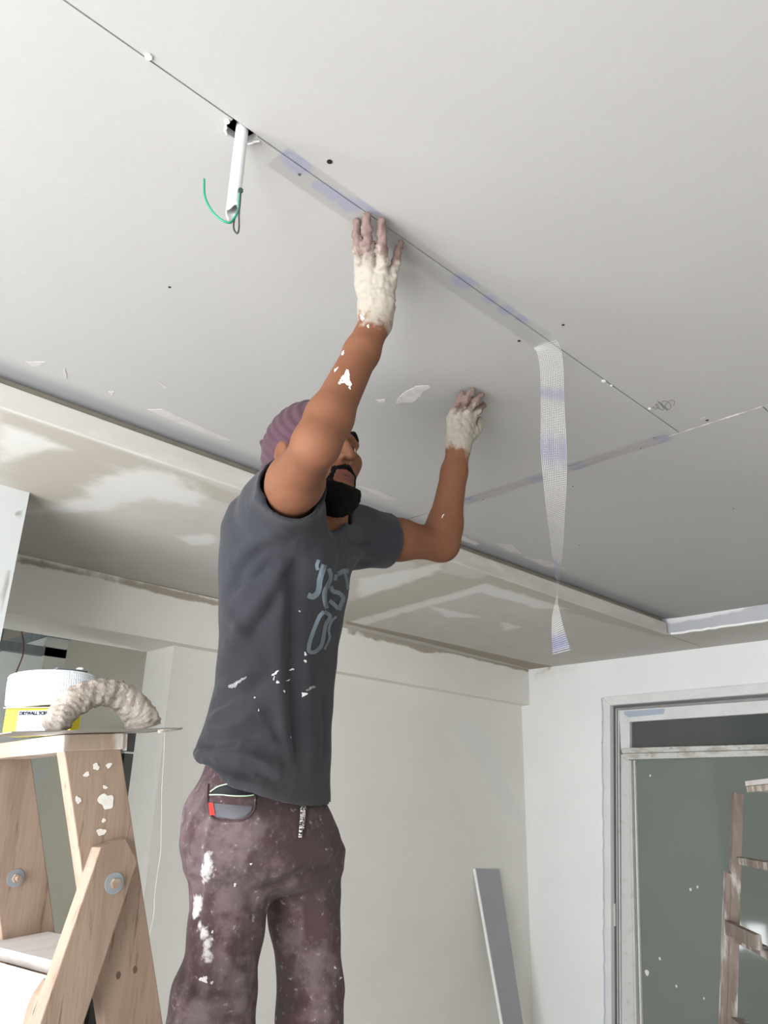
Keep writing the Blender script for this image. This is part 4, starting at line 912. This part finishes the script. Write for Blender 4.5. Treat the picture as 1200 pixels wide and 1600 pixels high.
for x, y, r, sq, ro in ((430, 1052, 5, .4, .9), (434, 1066, 3, .5, 2), (428, 1060, 3, .3, .2), (477, 1022, 2.5, .8, 0), (477, 1033, 2, 1, 0), (456, 1046, 3, .5, 1.2), (450, 1063, 3, .35, 1.4), (475, 1085, 4, .8, .3), (444, 1080, 1.5, 1, 0), (398, 1090, 1.5, .6, 0), (404, 1110, 1.5, .7, 0), (454, 1152, 1.5, .6, 0), (370, 1068, 2, .3, .8), (468, 955, 1.2, 1, 0)):
    splat(x, y, r, m_fleck, 'plaster_fleck', tee, tcast, sq=sq, rot=ro)
for x, y, r, sq, ro in ((366, 1070, 8, .5, .8), (378, 1062, 6, .4, 1), (486, 1075, 6, .4, 1.2)): splat(x, y, r, m_fleck2, 'dust_fleck', tee, tcast, off=.001, sq=sq, rot=ro)
# plaster splashes on the raised forearm
for x, y, r, sq, ro in ((541, 592, 9, .9, .5), (532, 597, 4, .6, 0), (546, 606, 2, 1, 0), (525, 578, 4, .35, .5), (536, 552, 4, .35, .5), (566, 497, 4, .6, 0), (575, 510, 2, 1, 0), (560, 480, 5, .5, 1)): splat(x, y, r, m_white, 'plaster_splash', body, skin_cast, off=.0018, sq=sq, rot=ro)
splat(692, 806, 3, m_white, 'plaster_splash', body, skin_cast, sq=.3, rot=.6)

# ---- trousers
S3 = SDF((.30, .62, .76), (1.40, 1.62, 1.80), .005)
pr = [(1180, 335, 482), (1215, 322, 492), (1245, 306, 502), (1270, 296, 516), (1295, 292, 525), (1330, 295, 531), (1360, 302, 528), (1380, 330, 505), (1395, 365, 470)]
put_loft(S3, rows(pr, HB, H_A, .74), 0, 2.4)
def leg_loft(R_, H, foot):
    L = rows(R_, H, H_A, .95); z0 = L[0][0]; c0 = np.array([L[1][0], L[2][0], z0]); ex = []
    for t, r in ((1.0, .062), (.72, .064), (.5, .066), (.25, .07)):
        pass
    put_loft(S3, L, .028, 2.1); kn = lerp(c0, foot, .30)
    S3.chain([c0+np.array([0, 0, .03]), kn, lerp(kn, foot, .5), foot], [L[3][0]*.97, .066, .062, .058], .03)
fR, fL = np.array([*PH(345, 1600, HB-.05)[:2], .80])+[.08, 0, 0], np.array([*PH(484, 1600, HB+.06)[:2], .80])+[.08, 0, 0]; print('FEET', fR, fL)
leg_loft([(1330, 296, 424), (1370, 298, 424), (1420, 298, 417), (1460, 294, 411), (1500, 288, 405), (1550, 280, 397), (1600, 267, 387)], HB-.06, fR)
leg_loft([(1330, 425, 530), (1370, 420, 532), (1400, 415, 532), (1450, 421, 530), (1500, 430, 534), (1550, 437, 538), (1600, 438, 524)], HB+.06, fL)
V, F = S3.mesh(); V = smooth(V, F, 3, .5)
tr_folds = [([(328, 1285), (322, 1350), (320, 1420), (318, 1460), (326, 1500), (328, 1600)], .006, .010), ([(318, 1300), (312, 1400), (310, 1470)], -.006, .012), ([(335, 1330), (380, 1320), (410, 1330)], -.004, .012), ([(420, 1365), (470, 1350), (520, 1330)], .007, .012), ([(425, 1385), (470, 1368), (525, 1352)], -.008, .012),
            ([(300, 1500), (330, 1510), (370, 1530)], .006, .012), ([(290, 1530), (330, 1545), (380, 1540)], -.008, .012), ([(280, 1560), (330, 1570), (385, 1560)], .009, .012), ([(275, 1585), (330, 1590), (385, 1585)], -.007, .010), ([(385, 1500), (380, 1550), (375, 1600)], .006, .012),
            ([(440, 1500), (470, 1530), (520, 1545)], .006, .012), ([(445, 1550), (490, 1570), (530, 1560)], -.007, .012), ([(450, 1590), (490, 1585), (525, 1578)], .010, .012), ([(455, 1440), (458, 1500), (460, 1580)], -.005, .010), ([(295, 1300), (302, 1320), (300, 1345)], .006, .010), ([(294, 1365), (310, 1362), (320, 1360)], .006, .008),
            ([(390, 1380), (400, 1430), (395, 1480)], -.004, .012), ([(505, 1400), (510, 1450), (505, 1500)], .005, .014), ([(345, 1450), (360, 1500), (350, 1560)], .004, .016)]
V = folds(V, F, tr_folds); N = vnormals(V, F)
V = V+N*(.0018*np.sin(V[:, 2]*70+V[:, 0]*40)*np.sin(V[:, 1]*48+V[:, 2]*22))[:, None]
def blot(lst):
    M = np.zeros(len(V)); c = caster(V, F)
    for x, y, r in lst:
        h = c(x, y)
        if h: M = np.maximum(M, np.clip(1-np.linalg.norm(V-h[0], axis=1)/(2*r), 0, 1))
    return M
pale = blot([(360, 1310, .03), (350, 1330, .03), (310, 1330, .025), (312, 1370, .03), (372, 1400, .03), (360, 1420, .025), (385, 1240+60, .03), (325, 1290, .02), (378, 1545, .03), (385, 1570, .025), (310, 1590, .03), (340, 1575, .025), (500, 1510, .03), (505, 1590, .025), (300, 1250, .03), (375, 1285, .02), (340, 1500, .02), (395, 1400, .02), (460, 1470, .02)])
stk = blot([(324, 1340, .006), (323, 1348, .008), (321, 1356, .009), (319, 1364, .008), (318, 1372, .006), (318, 1380, .004), (309, 1405, .006), (308, 1412, .008), (306, 1420, .007), (304, 1428, .005), (312, 1445, .005), (316, 1453, .006), (319, 1462, .007), (322, 1471, .006), (324, 1480, .005), (326, 1490, .005), (326, 1500, .004)])
m_tro = mat('maroon_fleece', (72, 51, 55), .97, var=[(7, (64, 50, 50), .38, .62, .9), (22, (104, 86, 89), .52, .72, .6), (90, (132, 118, 119), .6, .74, .55)], attrs=[('pale', (130, 115, 118), 45, 2.6, .5, .45), ('stk', (206, 202, 200), 90, 2.0, .3, .9)], sheen=.05, bump=(500, .3, .001))
tro_ = mobj('trousers', V, F.tolist(), m_tro, man, True, {'pale': pale, 'stk': stk}); tro_['label'] = 'maroon jogging trousers smeared with plaster'
pc = caster(V, F)
def patch(P, m, name, off=.0016, step=5):
    W = []; Ps = [np.array(p, float) for p in P]; c = sum(Ps)/len(Ps); rings = [1, .75, .5, .25]; n = 36
    den = []
    for i in range(len(Ps)):
        for k in range(4): den.append(lerp(Ps[i], Ps[(i+1) % len(Ps)], k/4))
    n = len(den); g = G(); V_ = []; F_ = []
    for r in rings: V_ += [h[0] if (h := pc(*(c+(p-c)*r), off)) else None for p in den]
    h = pc(*c, off); V_.append(h[0] if h else None)
    for j in range(3): F_ += [(j*n+i, j*n+(i+1) % n, (j+1)*n+(i+1) % n, (j+1)*n+i) for i in range(n)]
    F_ += [(3*n+i, 3*n+(i+1) % n, 4*n) for i in range(n)]
    F_ = [f for f in F_ if all(V_[i] is not None for i in f)]; V_ = [v if v is not None else np.zeros(3) for v in V_]
    return g.add(V_, F_).build(name, m, tro_)
m_blk = mat('pocket_black', (22, 24, 28), .6); m_pl = mat('grey_plastic_wrap', (92, 92, 98), .25, var=[(40, (140, 140, 146), .6, .72, .7)]); m_trim = mat('pale_green_trim', (196, 226, 190), .5); m_red = mat('red_tag', (226, 52, 48), .5)
patch([(329, 1238), (335, 1232), (350, 1226), (365, 1224), (385, 1230), (396, 1237), (396, 1243), (370, 1245), (330, 1244)], m_blk, 'pocket_pouch')
patch([(327, 1257), (335, 1256), (360, 1258), (394, 1261), (391, 1269), (380, 1277), (362, 1279), (340, 1277), (329, 1272)], m_pl, 'pocket_wrapper')
patch([(327, 1256), (334, 1256), (337, 1275), (329, 1275)], m_red, 'red_tag', .003)
for P, r in (([(330, 1238), (342, 1230), (357, 1226), (368, 1226)], .0010), ([(329, 1243), (345, 1243), (365, 1245), (385, 1245), (396, 1243)], .0010)):
    Q = [h[0] for p in spline([np.array(q, float) for q in P], 5) if (h := pc(*p, .003))]; G().tube(Q, r, 6).build('pouch_trim', m_trim, tro_, smooth=True)
Q = [h[0] for p in spline([np.array(q, float) for q in ((326, 1225), (325, 1245), (326, 1262), (333, 1279), (355, 1283), (380, 1281), (396, 1268), (399, 1245))], 5) if (h := pc(*p, .001))]
G().tube(Q, .0018, 6).build('pocket_rim', m_tro, tro_, smooth=True)
m_cord = mat('braided_cord', (196, 192, 186), .9, var=[(330, (34, 30, 32), .47, .53, 1)])
Q = [h[0] for p in spline([np.array(q, float) for q in ((470, 1262), (469, 1280), (467.5, 1295), (466.5, 1309))], 5) if (h := pc(*p, .004))]
G().tube(Q, .0030, 8).build('drawstring', m_cord, tro_, smooth=True)
Q = [h[0] for p in spline([np.array(q, float) for q in ((473, 1262), (471.5, 1280), (470, 1296))], 5) if (h := pc(*p, .0045))]
G().tube(Q, .0026, 8).build('drawstring', m_cord, tro_, smooth=True)
for x, y, r in ((332, 1456, 2), (319, 1530, 6), (331, 1535, 2.5), (392, 1345+5, 1.8), (367, 1382, 2.5), (332, 1467, 1.5), (523, 1512, 2), (532, 1528, 2)): splat(x, y, r, m_fleck, 'plaster_fleck', tro_, pc, sq=.8)

# ---- head wrap, beard, brows
S4 = SDF(headc-.17, headc+.17, .003)
S4.ell(hp_(-.014, 0, .042), HA, (.104, .083, .100), 0)
S4.ell(hp_(-.045, 0, .000), HA, (.066, .072, .070), .02)
tip = PH(411, 692, 1.49); S4.cone(hp_(-.075, -.01, .045), tip, .045, .004, .02)
sl, P = S4.blk(S4.lo, S4.lo+S4.v*(S4.n-1)); q = (P-headc)@HA.T; pl_ = q[..., 2]-(.008+.44*q[..., 0])
S4.a[sl] = np.maximum(S4.a[sl], -pl_)
V, F = S4.mesh(); V = smooth(V, F, 2, .5); N = vnormals(V, F); q = (V-headc)@HA.T
V = V+N*(.0016*np.sin((q[:, 0]*.55+q[:, 2]*.28)*520+6*np.sin(q[:, 2]*22)))[:, None]
m_wrap = mat('mauve_cloth', (78, 52, 63), .97, var=[(40, (66, 43, 53), .4, .65, .7), (12, (92, 65, 76), .55, .8, .6)], sheen=.05, bump=(400, .3, .001))
o = mobj('head_wrap', V, F.tolist(), m_wrap, man, True); o['label'] = 'mauve cloth head wrap'
S5 = SDF(headc-.15, headc+.15, .0028)
S5.ell(hp_(.036, 0, -.074), HA, (.063, .066, .052), 0); S5.ell(hp_(.070, 0, -.099), HA, (.040, .043, .040), .02)
for s_ in (-1, 1): S5.cone(hp_(.010, s_*.064, -.015), hp_(.025, s_*.058, -.065), .011, .018, .015)
sl, P = S5.blk(S5.lo, S5.lo+S5.v*(S5.n-1)); q = (P-headc)@HA.T; f, l, u = q[..., 0], np.abs(q[..., 1]), q[..., 2]
S5.a[sl] = np.maximum(S5.a[sl], u-(-.052-.55*np.clip(f-.03, 0, 1)+.9*np.clip(.03-f, 0, 1)*1.6))
S5.ell(hp_(.100, 0, -.062), HA, (.034, .024, .016), .006, 's')
for s_ in (-1, 1):
    S5.cone(hp_(.0965, s_*.003, -.0475), hp_(.087, s_*.026, -.056), .0050, .0048, .002); S5.cone(hp_(.087, s_*.026, -.056), hp_(.076, s_*.031, -.082), .0048, .007, .004)
S5.cone(hp_(.090, 0, -.084), hp_(.086, 0, -.094), .005, .012, .004)
V, F = S5.mesh(); V = smooth(V, F, 1, .4); N = vnormals(V, F); V = V+N*rng.normal(0, .0006, len(V))[:, None]
m_hair = mat('black_hair', (9, 8, 8), .9, spec=.15, var=[(300, (20, 17, 16), .45, .7, .8)], bump=(500, .8, .002))
o = mobj('beard', V, F.tolist(), m_hair, man, True); o['label'] = 'full black beard'
for s_ in (-1, 1): G().tube(spline([hp_(.0955, s_*.012, .033), hp_(.0945, s_*.028, .039), hp_(.080, s_*.052, .034)], 5), [.0035]*5+[.004]*5+[.002], 7).build('eyebrow', m_hair, man, smooth=True)

# ---- shoes and the bench he stands on
m_shoe = mat('dusty_black_shoe', (52, 50, 50), .8, var=[(20, (120, 116, 112), .5, .75, .7)])
Fd = az(H_A)
for f_ in (fR, fL):
    S6 = SDF(f_+np.array([-.28, -.28, -.09]), f_+np.array([.28, .28, .12]), .006); b0_ = np.array([f_[0], f_[1], .722])
    S6.chain([b0_-Fd*.05+[0, 0, .036], b0_+Fd*.07+[0, 0, .036], b0_+Fd*.15+[0, 0, .03]], [.040, .042, .032], .02); S6.cone(f_-[0, 0, .03], f_+[0, 0, .02], .05, .052, .02)
    sl, P = S6.blk(S6.lo, S6.lo+S6.v*(S6.n-1)); S6.a[sl] = np.maximum(S6.a[sl], .7215-P[..., 2])
    V, F = S6.mesh(); mobj('shoe', V, F.tolist(), m_shoe, man, True)
bc = (fR+fL)/2; bu = unit(np.array([fL[0]-fR[0], fL[1]-fR[1], 0])); bv = np.array([-bu[1], bu[0], 0])
bench = empty('trestle_bench', (bc[0]+.1, bc[1], 0), 'plain wooden trestle bench under the standing man', 'bench')
bc = np.array([bc[0], bc[1], 0])+Fd*.05
bx0 = fR[0]-.055; bx1 = fL[0]+.36; by0, by1 = min(fR[1], fL[1])-.19, max(fR[1], fL[1])+.12
for k in range(3):
    y0 = by0+(by1-by0)*k/3; G().box((bx0, bx1), (y0, y0+(by1-by0)/3-.006), (.685, .72)).build('plank', m_wood, bench, bevel=.002)
for x in (bx0+.25, bx1-.06):
    for y in (by0+.02, by1-.08): G().box((x, x+.06), (y, y+.06), (0, .6845)).build('leg', m_wood, bench)
    G().box((x+.015, x+.045), (by0+.08, by1-.08), (.25, .31)).build('cross_bar', m_wood, bench)
